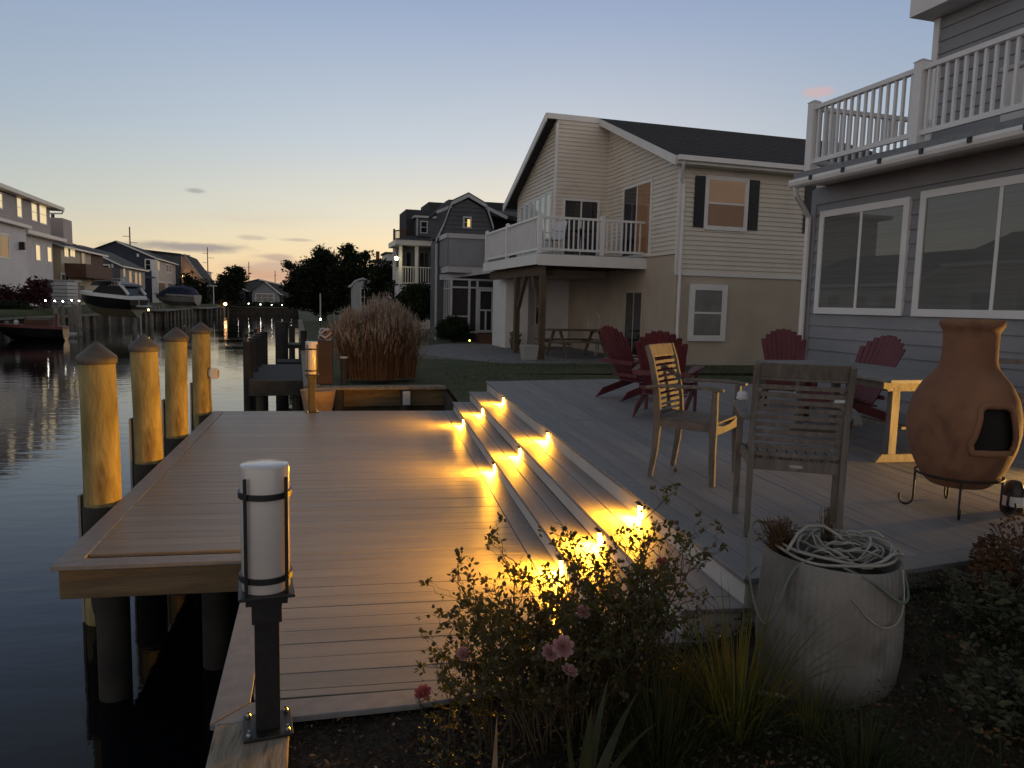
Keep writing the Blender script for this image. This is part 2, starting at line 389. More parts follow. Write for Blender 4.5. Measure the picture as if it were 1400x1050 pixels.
bollard(-.421, 2.79, 'large white glass post lamp on a black post, on the old bulkhead timber', R_(10))
bl = bollard(-.985, 11.02, 'small looking warm-lit glass post lamp at the far edge of the dock', R_(12))

# ================================================================== furniture
def teak_chair(name, label, loc, rz):
    """faces +x"""
    t = thing(name, label, 'chair', loc, rz, 'weathered slatted teak armchairs')
    T = M['teak']; W = .28
    # back legs run on into the curved back posts
    for s in (-1, 1):
        m = MB(); y = s * (W - .045)
        m.path([(-.245, y, 0), (-.215, y, .22), (-.205, y, .42), (-.215, y, .56), (-.235, y, .70), (-.27, y, .85), (-.31, y, .965)],
               [.032] * 7, [.034, .045, .055, .05, .045, .042, .038], (1, 0, 0)); m.build('leg', T, t, bevel=.003)
        m = MB(); m.path([(.235, s * W, 0), (.225, s * W, .25), (.222, s * W, .44), (.225, s * W, .58), (.225, s * W, .67)], .036, [.038, .046, .055, .042, .040], (1, 0, 0))
        m.build('leg', T, t, bevel=.003)
        m = MB(); m.path([(-.285, s * (W - .0), .665), (-.15, s * (W + .01), .685), (.05, s * (W + .015), .692), (.2, s * (W + .012), .692), (.285, s * (W + .005), .682)],
                         [.045, .055, .06, .065, .055], .022, (0, 0, 1)); m.build('armrest', T, t, bevel=.006)
    m = MB()
    for s in (-1, 1): m.bar((-.205, s * (W - .045), .405), (.21, s * (W - .02), .405), .022, .055)
    # curved front apron
    m.path([(.222, s2 * W, .40 - .022 * (1 - s2 * s2)) for s2 in (-1, -.6, -.2, .2, .6, 1)], .024, [.085, .06, .05, .05, .06, .085])
    m.bar((-.205, -W + .05, .405), (-.205, W - .05, .405), .022, .06)
    m.build('seat_rail', T, t, bevel=.002)
    m = MB(); n = 9
    for k in range(n):
        y0 = -W + .07 + k * (2 * W - .14) / (n - 1)
        m.path([(-.19, y0, .44), (-.05, y0, .433), (.1, y0, .432), (.235, y0, .440)], .045, .016)
    m.build('seat', T, t, bevel=.002)
    br = MB()
    zs = [.465 + .0415 * k for k in range(10)]
    def bx(z):
        pts = [(.42, -.205), (.56, -.215), (.70, -.235), (.85, -.27), (.965, -.31)]
        for (a, xa), (b, xb) in zip(pts, pts[1:]):
            if z <= b: return lerp(xa, xb, (z - a) / (b - a))
        return pts[-1][1]
    for z in zs:
        x = bx(z); br.path([(x - .018 * (1 - q * q) , q * (W - .058), z) for q in (-1, -.5, 0, .5, 1)], .012, .024)
    br.build('back_slats', T, t, bevel=.0015)
    z = .90; x = bx(z)
    m = MB(); m.path([(bx(.885) - .018 * (1 - q * q), q * (W - .06), .885) for q in (-1, -.5, 0, .5, 1)], .02, .02)
    rings = []
    for q in (-1, -.5, 0, .5, 1):
        dx = -.018 * (1 - q * q); yy = q * (W - .06)
        rings.append([Vector((bx(.89) + dx - .011, yy, .89)), Vector((bx(.89) + dx + .011, yy, .89)), Vector((bx(.965) + dx + .011, yy, .97)), Vector((bx(.965) + dx - .011, yy, .97))])
    m.loft(rings); m.build('top_rail', T, t, bevel=.004)
    return t
ca = teak_chair('teak_armchair', 'teak armchair turned side-on beside the steps, its slatted back lit amber', (2.32, 5.07, DZ + .002), R_(-43))
cb = teak_chair('teak_armchair', 'grey teak armchair seen from behind with white caps on its arms', (2.31, 3.75, DZ + .002), R_(65))
MB().box(-.219, -.2185, -.035, .035, .395, .412).build('label_plate', M['screw'], cb)
def cup(pos, label):
    t = thing('cup', label, 'cup', pos, 0, 'white upturned cups on the arm ends')
    MB().lathe([(.032, 0), (.033, .006), (.031, .034), (.026, .044), (.016, .048), (.001, .0485)], 28).build('cup_body', M['plastic_w'], t, smooth=True, autos=50)
    MB().lathe([(.0332, .004), (.036, .006), (.036, .010), (.0332, .012)], 28, cap=False).build('cup_rim', M['plastic_w'], t, smooth=True)
bpy.context.view_layer.update()
cup(cb.matrix_world @ Vector((.235, .275, .7035)), 'white cup upturned on the left arm of the teak chair seen from behind')
cup(cb.matrix_world @ Vector((.235, -.275, .7035)), 'white cup upturned on the arm nearest the table, teak chair seen from behind')

# trestle table
tb = thing('teak_table', 'long silvery teak trestle table between the chairs and the clay chiminea', 'table', (4.40, 6.08, DZ + .002), R_(1.5))
m = MB(); L_, W_ = 2.0, 1.0
for k in range(10):
    x0 = -W_ / 2 + .075 + k * .085; m.box(x0, x0 + .081, -L_ / 2 + .08, L_ / 2 - .08, .70, .724)
m.build('tabletop', M['tabletop'], tb, bevel=.002, seg=1)
m = MB(); m.box(-W_ / 2, W_ / 2, -L_ / 2, -L_ / 2 + .077, .698, .726); m.box(-W_ / 2, W_ / 2, L_ / 2 - .077, L_ / 2, .698, .726)
m.box(-W_ / 2, -W_ / 2 + .072, -L_ / 2 + .079, L_ / 2 - .079, .698, .725); m.box(W_ / 2 - .072, W_ / 2, -L_ / 2 + .079, L_ / 2 - .079, .698, .725)
m.build('top_frame', M['tabletop'], tb, bevel=.004)
m = MB()
m.box(-.40, -.375, -.8, .8, .63, .697); m.box(.375, .40, -.8, .8, .63, .697)
m.build('apron', M['teak'], tb, bevel=.002)
for s in (-1, 1):
    y = s * .66
    for q in (-1, 1):
        MB().path([(q * .20, y - .02, .05), (q * .20, y - .02, .35), (q * .20, y - .02, .64)], .075, [.06, .06, .06], (0, 1, 0)).build('leg', M['teak'], tb, bevel=.004)
    m = MB(); m.hexa([(-.36, y - .055, 0), (.36, y - .055, 0), (.36, y + .02, 0), (-.36, y + .02, 0)], [(-.30, y - .055, .07), (.30, y - .055, .07), (.30, y + .02, .07), (-.30, y + .02, .07)])
    m.build('foot', M['teak'], tb, bevel=.004)
    m = MB(); m.hexa([(-.28, y - .05, .60), (.28, y - .05, .60), (.28, y + .02, .60), (-.28, y + .02, .60)], [(-.40, y - .05, .697), (.40, y - .05, .697), (.40, y + .02, .697), (-.40, y + .02, .697)])
    m.build('bearer', M['teak'], tb, bevel=.003)
MB().box(-.05, .05, -.62, .62, .26, .285).build('stretcher', M['teak'], tb, bevel=.003)

# chiminea on its iron stand
ch = thing('chiminea', 'terracotta clay chiminea with a dark square mouth, standing on an iron ring', 'chiminea', (3.635, 4.0, DZ + .22), R_(-100))
ch.scale = (.80, .80, 1.0)
prof = [(.05, -.055), (.20, -.05), (.265, .0), (.325, .09), (.372, .20), (.395, .31), (.392, .41), (.362, .51), (.305, .60), (.235, .665), (.205, .70), (.194, .745), (.190, .83), (.192, .92),
        (.194, .935), (.220, .945), (.230, .965), (.229, .985), (.218, 1.002), (.19, 1.005), (.170, .99), (.160, .9), (.165, .72)]
seg = 160; m = MB(); rings = []; dense = []
for (r0_, z0_), (r1_, z1_) in zip(prof, prof[1:]):
    n_ = max(1, int(math.hypot(r1_ - r0_, z1_ - z0_) / .014))
    for q_ in range(n_): t_ = q_ / n_; dense.append((lerp(r0_, r1_, t_), lerp(z0_, z1_, t_)))
dense.append(prof[-1])
for _ in range(2): dense = [dense[0]] + [((a[0] + 2 * b[0] + c[0]) / 4, (a[1] + 2 * b[1] + c[1]) / 4) for a, b, c in zip(dense, dense[1:], dense[2:])] + [dense[-1]]
rndc = random.Random(2)
for r, z in dense:
    ring = []
    for k in range(seg):
        a = 2 * PI * k / seg; rr = r * (1 + .006 * math.sin(3 * a + z * 5) + .004 * math.sin(7 * a + z * 11))
        if .05 < z < .6 and r > .25:   # the mouth is pulled out a little on +x
            q = math.exp(-(((a + PI) % (2 * PI) - PI) / .50) ** 2) * math.exp(-((z - .34) / .16) ** 2); rr += .045 * q
        ring.append(Vector((rr * math.cos(a), rr * math.sin(a), z)))
    rings.append(ring)
mouth = [(-.145, .21), (-.165, .26), (-.115, .47), (-.08, .495), (.08, .495), (.115, .47), (.165, .26), (.145, .21)]
def inpoly(y, z, s=1.0):
    c = False; n = len(mouth)
    for i in range(n):
        (y0, z0), (y1, z1) = mouth[i], mouth[i - 1]
        if (z0 > z) != (z1 > z) and y < (y1 - y0) * (z - z0) / (z1 - z0) + y0: c = not c
    return c
m.loft(rings); keep = []
for f_ in m.f:
    cx_ = sum(m.v[i][0] for i in f_) / len(f_); cy_ = sum(m.v[i][1] for i in f_) / len(f_); cz_ = sum(m.v[i][2] for i in f_) / len(f_)
    if len(f_) == 4 and cx_ > 0 and inpoly(cy_, cz_): continue
    keep.append(f_)
m.f = keep; m.build('clay_body', M['clay'], ch, smooth=True, autos=70)
MB().lathe([(.05, -.02), (.25, .02), (.345, .20), (.362, .31), (.345, .45), (.27, .58), (.15, .68)], 40).build('mouth_opening', M['soot'], ch, smooth=True)
def mx_(y, z): 
    r = .0
    for (r0, z0), (r1, z1) in zip(prof, prof[1:]):
        if z0 <= z <= z1: r = lerp(r0, r1, (z - z0) / (z1 - z0)); break
    r += .045 * math.exp(-(math.asin(min(1, abs(y) / r)) / .50) ** 2) * math.exp(-((z - .34) / .16) ** 2)
    return math.sqrt(max(r * r - y * y, 0))
pts = []
for i, (y, z) in enumerate(mouth):
    y2, z2 = mouth[(i + 1) % len(mouth)]
    for q in range(4):
        yy, zz = lerp(y, y2, q / 4), lerp(z, z2, q / 4); pts.append(Vector((mx_(yy, zz) + .006, yy, zz)))
m = MB(); m.tube(pts + [pts[0], pts[1]], .021, 10); m.build('mouth_rim', M['clay'], ch, smooth=True)
t = thing('chiminea_stand', 'black iron ring stand with scrolled feet holding up the clay chiminea', 'stand', (3.635, 4.0, DZ + .002), R_(-30))
t.scale = (.86, .86, 1.0)
m = MB(); m.tube([(.285 * math.cos(a), .285 * math.sin(a), .235) for a in [2 * PI * k / 40 for k in range(42)]], .008, 8); m.build('ring', M['iron'], t, smooth=True)
for a in (R_(0), R_(90), R_(180), R_(262)):
    m = MB(); pts = [(.285, .24), (.285, .10), (.285, .06)]
    for k in range(1, 12):
        b = PI + k * PI * 1.15 / 11; pts.append((.285 + .048 + .048 * math.cos(b), .056 + .048 * math.sin(b)))
    m.tube([(r * math.cos(a), r * math.sin(a), z) for r, z in pts], .0075, 8)
    m.build('leg', M['iron'], t, smooth=True)

# adirondack chairs
def adirondack(label, loc, rz):
    """faces +x"""
    t = thing('adirondack_chair', label, 'chair', loc, rz, 'red adirondack chairs on the raised deck'); t.scale = (.95, .95, .95)
    Rm = M['red']
    n = 9; bk = MB()
    for k in range(n):
        w0, w1 = .047, .0735
        top = 1.0 - .0115 * (k - 4) ** 2
        def pt(h, off):   # h along the back, reclined about 24 deg
            yy = (k - 4) * .062 * (.78 + .42 * h) + off
            return Vector((-.16 - .43 * h, yy, .26 + .78 * h))
        rings = []
        for h in (0, .25, .5, .75, top - .03, top):
            w = lerp(w0, w1, h) * (.8 if h == top else 1)
            a0 = pt(h, -w / 2); a1 = pt(h, w / 2); d = Vector((.018, 0, .01)); cv = Vector((-.02 * (1 - ((k - 4) / 4) ** 2) * 1, 0, 0))
            rings.append([a0 + cv, a1 + cv, a1 + d + cv, a0 + d + cv])
        bk.loft(rings)
    bk.build('backrest', Rm, t, bevel=.003, seg=1)
    m = MB()
    for k in range(6):
        x = .36 - k * .095; z = .385 - .03 * max(0, k - .5) - (.02 if k == 0 else 0)
        m.bar((x, -.27, z), (x, .27, z), .082, .02)
    m.build('seat', Rm, t, bevel=.003, seg=1)
    for s in (-1, 1):
        m = MB(); m.hexa([(.42, s * .285 - .012, .26), (.42, s * .285 + .012, .26), (-.55, s * .285 + .012, .0), (-.55, s * .285 - .012, .0)],
                         [(.42, s * .285 - .012, .37), (.42, s * .285 + .012, .37), (-.42, s * .285 + .012, .135), (-.42, s * .285 - .012, .135)])
        m.build('stringer', Rm, t, bevel=.003)
        m = MB(); m.path([(.34, s * .31, 0), (.34, s * .31, .3), (.34, s * .31, .56)], .03, [.10, .10, .12], (1, 0, 0)); m.build('leg', Rm, t, bevel=.004)
        m = MB(); m.path([(-.40, s * .33, .545), (-.1, s * .335, .565), (.2, s * .335, .572), (.40, s * .335, .572), (.44, s * .335, .572)], [.055, .10, .13, .14, .10], .024, (0, 0, 1))
        m.build('armrest', Rm, t, bevel=.005)
    for a, b, c_, d in ((-.395, .34, .53, .06), (.40, .28, .31, .12), (-.25, .27, .34, .05)): MB().bar((a, -b, c_), (a, b, c_), .028, d).build('cross_rail', Rm, t, bevel=.003)
    return t
adirondack('red adirondack chair with its slatted back toward the steps, in front of its twin', (3.32, 8.10, DZ + .002), R_(58))
adirondack('red adirondack chair tilted away behind the other one, nearest the lawn', (3.50, 9.55, DZ + .002), R_(20))
adirondack('red adirondack chair with rounded back upright against the beige house wall', (5.25, 8.75, DZ + .002), R_(248))
adirondack('red adirondack chair leaning sideways by the grey house wall behind the table', (5.12, 7.27, DZ + .002), R_(194))
# ================================================================== ground, canal, banks
def sm(t): t = max(0, min(1, t)); return t * t * (3 - 2 * t)
def gh(x, y): return -.05 + .31 * sm((x - .25) / 2.5)
M['lawn'] = pm('autumn_lawn', (.035, .055, .018), (.075, .080, .03), scale=1.2, rough=.95, bump=1.0, bscale=90, c3=(.14, .075, .03), s3=3.5, a3=.6)
M['mulch'] = pm('dark_mulch', (.022, .016, .012), (.055, .038, .026), scale=22, rough=.95, bump=1.5, bscale=70, c3=(.09, .06, .04), s3=60, a3=.6)
M['gravel'] = pm('paver_patio', (.16, .15, .15), (.22, .21, .21), scale=5, rough=.9, bump=.4)
M['bulk'] = pm('bulkhead_timber', (.13, .095, .05), (.22, .16, .085), scale=1.5, rough=.85, bump=.7, stretch=(1, 1, 9), c3=(.05, .04, .03), s3=3, a3=.8)
M['bulkd'] = pm('wet_bulkhead', (.035, .03, .024), (.07, .06, .045), scale=3, rough=.8, bump=.5)
def grid(name, m, f, nu, nv, kind='structure', xf=None):
    mb = MB(); vs = []; fs = []
    for j in range(nv + 1):
        for i in range(nu + 1): vs.append(f(i / nu, j / nv))
    for j in range(nv):
        for i in range(nu):
            a = j * (nu + 1) + i; fs.append((a, a + 1, a + nu + 2, a + nu + 1))
    mb.add(vs, fs); o = mb.build(name, m, smooth=True); tag(o, kind=kind); return o
def f(s, t):
    y = -5 + 8.6 * t; x0 = lerp(-.645, -.745, (y - 2.84) / 1.17) + .22; x = lerp(x0, 12, s ** 1.8)
    return (x, y, gh(x, y) + (.012 * math.sin(x * 9) * math.sin(y * 7 + x) if y < 3.2 else -.12))
grid('garden_soil', M['mulch'], f, 60, 60)
def f(s, t):
    y = 3.4 + 10.9 * t; x = lerp(1.25, 60, s ** 2.5); return (x, y, gh(x, y) - (.05 if y < 11 and x < 7 else 0))
grid('lawn', M['lawn'], f, 60, 30)
def f(s, t):
    u = 14.0 + 126 * t ** 2; v = .22 + 70 * s ** 2.5; q = P(v, u); return (q.x, q.y, gh(q.x + .0 * u, u) if u < 16 else max(.03, gh(q.x + (u - 14) * .11, u)))
grid('far_lawn', M['lawn'], f, 50, 40)
def bank(u): return lerp(-16.6, -10.2, (u - 47) / 85)
def f(s, t):
    u = 8 + 140 * t; v = bank(u) - 200 * s ** 3; q = P(v, u); return (q.x, q.y, .05 + .5 * min(1, s * 8))
grid('opposite_bank', M['lawn'], f, 30, 30)
def f(s, t):
    u = 127 + 1500 * t ** 3; v = lerp(-500, 700, s); q = P(v, u); return (q.x, q.y, .1)
grid('far_ground', M['lawn'], f, 10, 10)
# water
wm = bpy.data.materials.new('canal_water'); wm.use_nodes = True; nt = wm.node_tree; N = nt.nodes; L = nt.links; b = N['Principled BSDF']
b.inputs['Base Color'].default_value = (.003, .004, .006, 1); b.inputs['Roughness'].default_value = .045; b.inputs['IOR'].default_value = 1.33
b.inputs['Specular IOR Level'].default_value = .5
tc = N.new('ShaderNodeTexCoord'); mp = N.new('ShaderNodeMapping'); mp.inputs['Scale'].default_value = (.55, 1.5, 1); mp.inputs['Rotation'].default_value = (0, 0, .15)
L.new(tc.outputs['Object'], mp.inputs[0])
n1 = N.new('ShaderNodeTexNoise'); n1.inputs['Scale'].default_value = 2.2; n1.inputs['Detail'].default_value = 4; L.new(mp.outputs[0], n1.inputs['Vector'])
n2 = N.new('ShaderNodeTexNoise'); n2.inputs['Scale'].default_value = .12; n2.inputs['Detail'].default_value = 2; L.new(mp.outputs[0], n2.inputs['Vector'])
mr = N.new('ShaderNodeMapRange'); mr.inputs['From Min'].default_value = .4; mr.inputs['From Max'].default_value = .62; mr.inputs['To Min'].default_value = .35; mr.inputs['To Max'].default_value = 1.0
L.new(n2.outputs['Fac'], mr.inputs['Value'])
mu = N.new('ShaderNodeMath'); mu.operation = 'MULTIPLY'; L.new(n1.outputs['Fac'], mu.inputs[0]); L.new(mr.outputs[0], mu.inputs[1])
bp = N.new('ShaderNodeBump'); bp.inputs['Strength'].default_value = .16; bp.inputs['Distance'].default_value = .06
L.new(mu.outputs[0], bp.inputs['Height']); L.new(bp.outputs[0], b.inputs['Normal'])
def f(s, t): return (lerp(-700, 700, s), lerp(-60, 1400, t), -1.0)
grid('canal_water', wm, f, 2, 2)

def kbuild(mb, name, m, **k):     # mesh given in (v,u,z), no parent
    mb.v = [tuple(P(*q)) for q in mb.v]; return mb.build(name, m, **k)
# old bulkhead by the camera
t = thing('bulkhead', 'old weathered timber bulkhead cap under the large glass lamp, edging the mulch', 'bulkhead', (-.5, 2.0, 0))
def xb(y): return lerp(-.645, -.745, (y - 2.84) / 1.17)
for k, (a, b2) in enumerate(((2.86, 2.44), (2.435, 1.2), (1.195, -1.5))):
    m = MB(); m.prism([(xb(a) + .02, a), (xb(a) + .30 - .012 * k, a), (xb(b2) + .30, b2), (xb(b2) + .02, b2)], -.075, -.002 - .004 * k)
    wbuild(m, 'cap_timber', M['oldwood'], t, bevel=.006)
m = MB(); m.prism([(xb(4.6) + .08, 4.6), (xb(4.6) + .12, 4.6), (xb(-1.5) + .12, -1.5), (xb(-1.5) + .08, -1.5)], -2.5, -.076)
wbuild(m, 'sheeting', M['bulkd'], t)
t = thing('bulkhead', 'dark timber bulkhead hidden below the steps behind the dock', 'bulkhead', (1.2, 7.0, 0))
m = MB(); m.box(1.22, 1.27, 3.3, 14.1, -2.5, -.05); wbuild(m, 'sheeting', M['bulkd'], t)
m = MB(); m.box(-.6, 1.22, 4.62, 4.67, -2.5, -.24) ; wbuild(m, 'end_sheeting', M['bulkd'], t)
# neighbour's bulkhead across the slip
t = thing('bulkhead', 'timber bulkhead across the small slip, topped by a pale cap below the tall dry grass', 'bulkhead', (.2, 14.0, 0), k=True)
m = MB(); m.box(.42, 3.05, 13.78, 14.1, -.01, .045); m.build('cap_timber', M['oldwood'], t, bevel=.005)
m = MB(); m.box(.35, 3.0, 13.93, 13.99, -.34, -.012); m.build('face_board', M['bulk'], t, bevel=.004)
m = MB(); m.box(.2, 3.3, 14.0, 14.08, -2.5, -.02); m.box(.16, .22, 14.0, 60, -2.5, .0); m.build('sheeting', M['bulkd'], t)
m = MB(); m.box(.12, .42, 14.1, 60, -.02, .05); m.build('side_cap', M['oldwood'], t, bevel=.005)
for v in (.75, 1.98): MB().tube([(v, 13.86, -2.5), (v, 13.86, -.02)], .09, 12).build('post', M['bulkd'], t, smooth=True, autos=40)
t2 = MB(); t2.box(1.92, 2.06, 13.74, 13.77, -.30, -.04); o = t2.build('junction_box', M['plastic_w'], t, bevel=.004)
# patio beside the beige house
m = MB(); pts = [(3.2, 22.3), (2.75, 20.6), (3.7, 18.2), (4.6, 16.6), (9, 16.3), (9.0, 26), (6, 26)]
m.prism(pts, .1, .262); kbuild(m, 'patio', M['gravel']); bpy.data.objects['patio']['kind'] = 'structure'

# ================================================================== house helpers (coordinates v,u,z)
def clipz(poly, z0, z1):
    def cl(p, z, keep_above):
        out = []
        for i in range(len(p)):
            a, b = p[i], p[(i + 1) % len(p)]
            ia = a[1] >= z - 1e-9 if keep_above else a[1] <= z + 1e-9; ib = b[1] >= z - 1e-9 if keep_above else b[1] <= z + 1e-9
            if ia: out.append(a)
            if ia != ib:
                t = (z - a[1]) / (b[1] - a[1]); out.append((a[0] + (b[0] - a[0]) * t, z))
        return out
    p = cl(poly, z0, True)
    return cl(p, z1, False) if len(p) > 2 else []
def fr(axis, c, out, s, z, o):
    return (c + out * o, s, z) if axis == 'v' else (s, c + out * o, z)
def siding(root, m, axis, c, out, poly, ex=.112, lip=.026, name='wall'):
    mb = MB(); zs = [z for _, z in poly]; z = min(zs); top = max(zs)
    while z < top - 1e-4:
        z1 = min(z + ex, top); p = clipz(poly, z, z1)
        if len(p) > 2:
            pts = []
            for s_, zz in p:
                pts.append(fr(axis, c, out, s_, zz, lip * (1 - (zz - z) / ex) + .003))
            mb.quad(*pts)
            lo = [s_ for s_, zz in p if abs(zz - z) < 1e-6]
            if len(lo) >= 2:
                mb.quad(fr(axis, c, out, min(lo), z, .003), fr(axis, c, out, max(lo), z, .003), fr(axis, c, out, max(lo), z, lip + .003), fr(axis, c, out, min(lo), z, lip + .003))
        z = z1
    return mb.build(name, m, root)
def battens(root, m, axis, c, out, poly, ex=.3, lip=.02, name='wall'):
    mb = MB(); mb.quad(*[fr(axis, c, out, s, z, .002) for s, z in poly])
    s0, s1 = min(p[0] for p in poly), max(p[0] for p in poly); z0 = min(p[1] for p in poly); s = s0
    while s < s1:
        # height of the polygon at s
        zz = []
        for (a, za), (b, zb) in zip(poly, poly[1:] + poly[:1]):
            if min(a, b) <= s <= max(a, b) and abs(a - b) > 1e-6: zz.append(za + (zb - za) * (s - a) / (b - a))
        if len(zz) >= 2:
            lo, hi = min(zz), max(zz); a = fr(axis, c, out, s, lo, .002); b = fr(axis, c, out, s + .04, hi, lip)
            mb.box(min(a[0], b[0]), max(a[0], b[0]), min(a[1], b[1]), max(a[1], b[1]), lo, hi)
        s += ex
    return mb.build(name, m, root)
def abox(mb, axis, c, out, s0, s1, z0, z1, o0, o1):
    a = fr(axis, c, out, s0, z0, o0); b = fr(axis, c, out, s1, z1, o1)
    return mb.box(min(a[0], b[0]), max(a[0], b[0]), min(a[1], b[1]), max(a[1], b[1]), z0, z1)
def window(root, axis, c, out, s0, s1, z0, z1, fm, pmt, cols=1, rows=2, tr=.07, name='window', label=None):
    s0, s1 = min(s0, s1), max(s0, s1); z0, z1 = min(z0, z1), max(z0, z1)
    m = MB(); A = lambda a, b, c_, d, o=.055: abox(m, axis, c, out, a, b, c_, d, .0, o)
    A(s0, s1, z1 - tr, z1); A(s0, s1, z0, z0 + tr); A(s0, s0 + tr, z0 + tr, z1 - tr); A(s1 - tr, s1, z0 + tr, z1 - tr)
    bw = min(.045, tr * .7)
    for i in range(1, cols):
        s = lerp(s0 + tr, s1 - tr, i / cols); A(s - bw / 2, s + bw / 2, z0 + tr, z1 - tr, .045)
    for i in range(1, rows):
        z = lerp(z0 + tr, z1 - tr, i / rows); A(s0 + tr, s1 - tr, z - bw / 2, z + bw / 2, .040)
    w = m.build(name, fm, root)
    m = MB(); None
    if isinstance(pmt, tuple):
        for i, q in enumerate(pmt):
            m = MB()
            if cols > 1: abox(m, axis, c, out, lerp(s0 + tr, s1 - tr, i / len(pmt)), lerp(s0 + tr, s1 - tr, (i + 1) / len(pmt)), z0 + tr, z1 - tr, .034, .038)
            else: abox(m, axis, c, out, s0 + tr, s1 - tr, lerp(z0 + tr, z1 - tr, i / len(pmt)), lerp(z0 + tr, z1 - tr, (i + 1) / len(pmt)), .034, .038)
            m.build('pane', q, w)
    else: m = MB(); abox(m, axis, c, out, s0 + tr, s1 - tr, z0 + tr, z1 - tr, .034, .038); m.build('pane', pmt, w)
    if label: w['label'] = label
    return w
def railing(root, pts, z0, h, m, sp=.125, post=.10, pickets=True, cap=.035, name='railing'):
    """pts: list of (v,u). posts at every point."""
    mb = MB()
    for (a, b) in zip(pts, pts[1:]):
        a, b = Vector((a[0], a[1], 0)), Vector((b[0], b[1], 0)); n = max(1, int((b - a).length / sp))
        mb.bar(a + Vector((0, 0, z0 + h - .03)), b + Vector((0, 0, z0 + h - .03)), .075, .055)
        mb.bar(a + Vector((0, 0, z0 + .10)), b + Vector((0, 0, z0 + .10)), .045, .06)
        if pickets:
            for i in range(1, n):
                q = a.lerp(b, i / n); mb.box(q.x - .016, q.x + .016, q.y - .016, q.y + .016, z0 + .12, z0 + h - .05)
    r = mb.build(name, m, root)
    for q in pts:
        m2 = MB(); m2.box(q[0] - post / 2, q[0] + post / 2, q[1] - post / 2, q[1] + post / 2, z0 - .02, z0 + h + .05)
        c2 = post / 2 + .012; m2.hexa([(q[0] - c2, q[1] - c2, z0 + h + .05), (q[0] + c2, q[1] - c2, z0 + h + .05), (q[0] + c2, q[1] + c2, z0 + h + .05), (q[0] - c2, q[1] + c2, z0 + h + .05)],
                [(q[0] - .02, q[1] - .02, z0 + h + .05 + cap), (q[0] + .02, q[1] - .02, z0 + h + .05 + cap), (q[0] + .02, q[1] + .02, z0 + h + .05 + cap), (q[0] - .02, q[1] + .02, z0 + h + .05 + cap)])
        m2.build('post', m, root)
    return r
def slab(mb, pts, t):      # roof slab: top polygon pts, thickness t straight down
    return mb.hexa([(x, y, z - t) for x, y, z in pts], pts)
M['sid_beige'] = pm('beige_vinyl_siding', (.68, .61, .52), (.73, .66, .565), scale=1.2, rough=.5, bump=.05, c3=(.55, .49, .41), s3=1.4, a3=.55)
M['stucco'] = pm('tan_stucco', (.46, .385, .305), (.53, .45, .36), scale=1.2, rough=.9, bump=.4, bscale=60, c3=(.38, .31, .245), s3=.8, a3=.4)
M['trim_w'] = pm('white_trim', (.74, .72, .70), (.80, .78, .76), scale=3, rough=.45)
M['rail_w'] = pm('white_vinyl_rail', (.74, .73, .73), (.80, .79, .79), scale=3, rough=.4)
M['roof'] = pm('dark_shingles', (.03, .03, .035), (.055, .055, .06), scale=9, rough=.95, bump=1.0, stretch=(1, 1, 5), bscale=14, c3=(.085, .08, .08), s3=22, a3=.5)
M['roof2'] = pm('grey_green_shingles', (.07, .075, .07), (.10, .105, .10), scale=8, rough=.95, bump=.6)
M['sid_grey'] = pm('grey_lap_siding', (.235, .235, .248), (.275, .275, .288), scale=1.5, rough=.6, bump=.12, c3=(.20, .20, .212), s3=2.2, a3=.5)
M['shutter'] = pm('black_shutter', (.012, .012, .016), (.02, .02, .025), scale=10, rough=.5)
M['brownpost'] = pm('brown_timber', (.075, .05, .028), (.12, .08, .045), scale=3, rough=.8, bump=.4, stretch=(5, 5, 1))
M['pane_dk'] = pane_mat('dark_pane', (.010, .011, .013), (.022, .022, .025))
M['pane_mid'] = pane_mat('curtained_pane', (.07, .07, .07), (.14, .135, .13), scale=3)
M['pane_or'] = pane_mat('amber_lit_pane', (.20, .14, .10), (.26, .18, .12), (1, .60, .36), .085)
M['pane_or2'] = pane_mat('dim_amber_pane', (.06, .035, .02), (.1, .06, .03), (1, .50, .25), .045)
M['pane_or_d'] = pane_mat('dim_tan_pane', (.15, .10, .075), (.20, .13, .09), (1, .55, .32), .035)
M['pane_warm'] = pane_mat('warm_lit_pane', (.5, .4, .25), (.6, .5, .3), (1, .78, .40), .55)
M['pane_sky'] = pane_mat('painted_sky_pane', (.50, .55, .54), (.60, .64, .62), scale=.5, rough=.02)  # pale base colour imitates sky mirrored in the bay panes
M['blind'] = pane_mat('pane_with_blind', (.20, .19, .18), (.26, .25, .24), scale=2)
M['screen'] = pm('insect_screen', (.012, .011, .010), (.02, .018, .016), scale=5, rough=.6)

# ================================================================== beige house in the middle
T = thing('beige_house', 'two storey beige house with recessed balcony and dark shingle roof beyond the deck', 'house', (8.77, 15.96, .2), k=True)
SB = M['sid_beige']; UR, ZR, ZE = 20.21, 6.90, 5.18
siding(T, SB, 'u', 15.96, -1, [(8.77, 2.50), (16, 2.50), (16, ZE), (8.77, ZE)])
siding(T, SB, 'v', 8.77, -1, [(15.96, 2.95), (UR, 2.95), (UR, ZR), (15.96, ZE - .05)])
siding(T, SB, 'u', UR, -1, [(7.13, 2.95), (8.77, 2.95), (8.77, ZR), (7.13, ZR)])
siding(T, SB, 'v', 7.13, -1, [(UR, 2.95), (23.9, 2.95), (23.9, 5.15), (UR, ZR)])
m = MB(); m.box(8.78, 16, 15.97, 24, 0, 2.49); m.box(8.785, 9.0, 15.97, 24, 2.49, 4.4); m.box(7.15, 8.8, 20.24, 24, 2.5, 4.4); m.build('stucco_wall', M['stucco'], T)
m = MB(); m.box(8.74, 16, 15.93, 15.965, 2.44, 2.50); m.build('band', M['trim_w'], T)
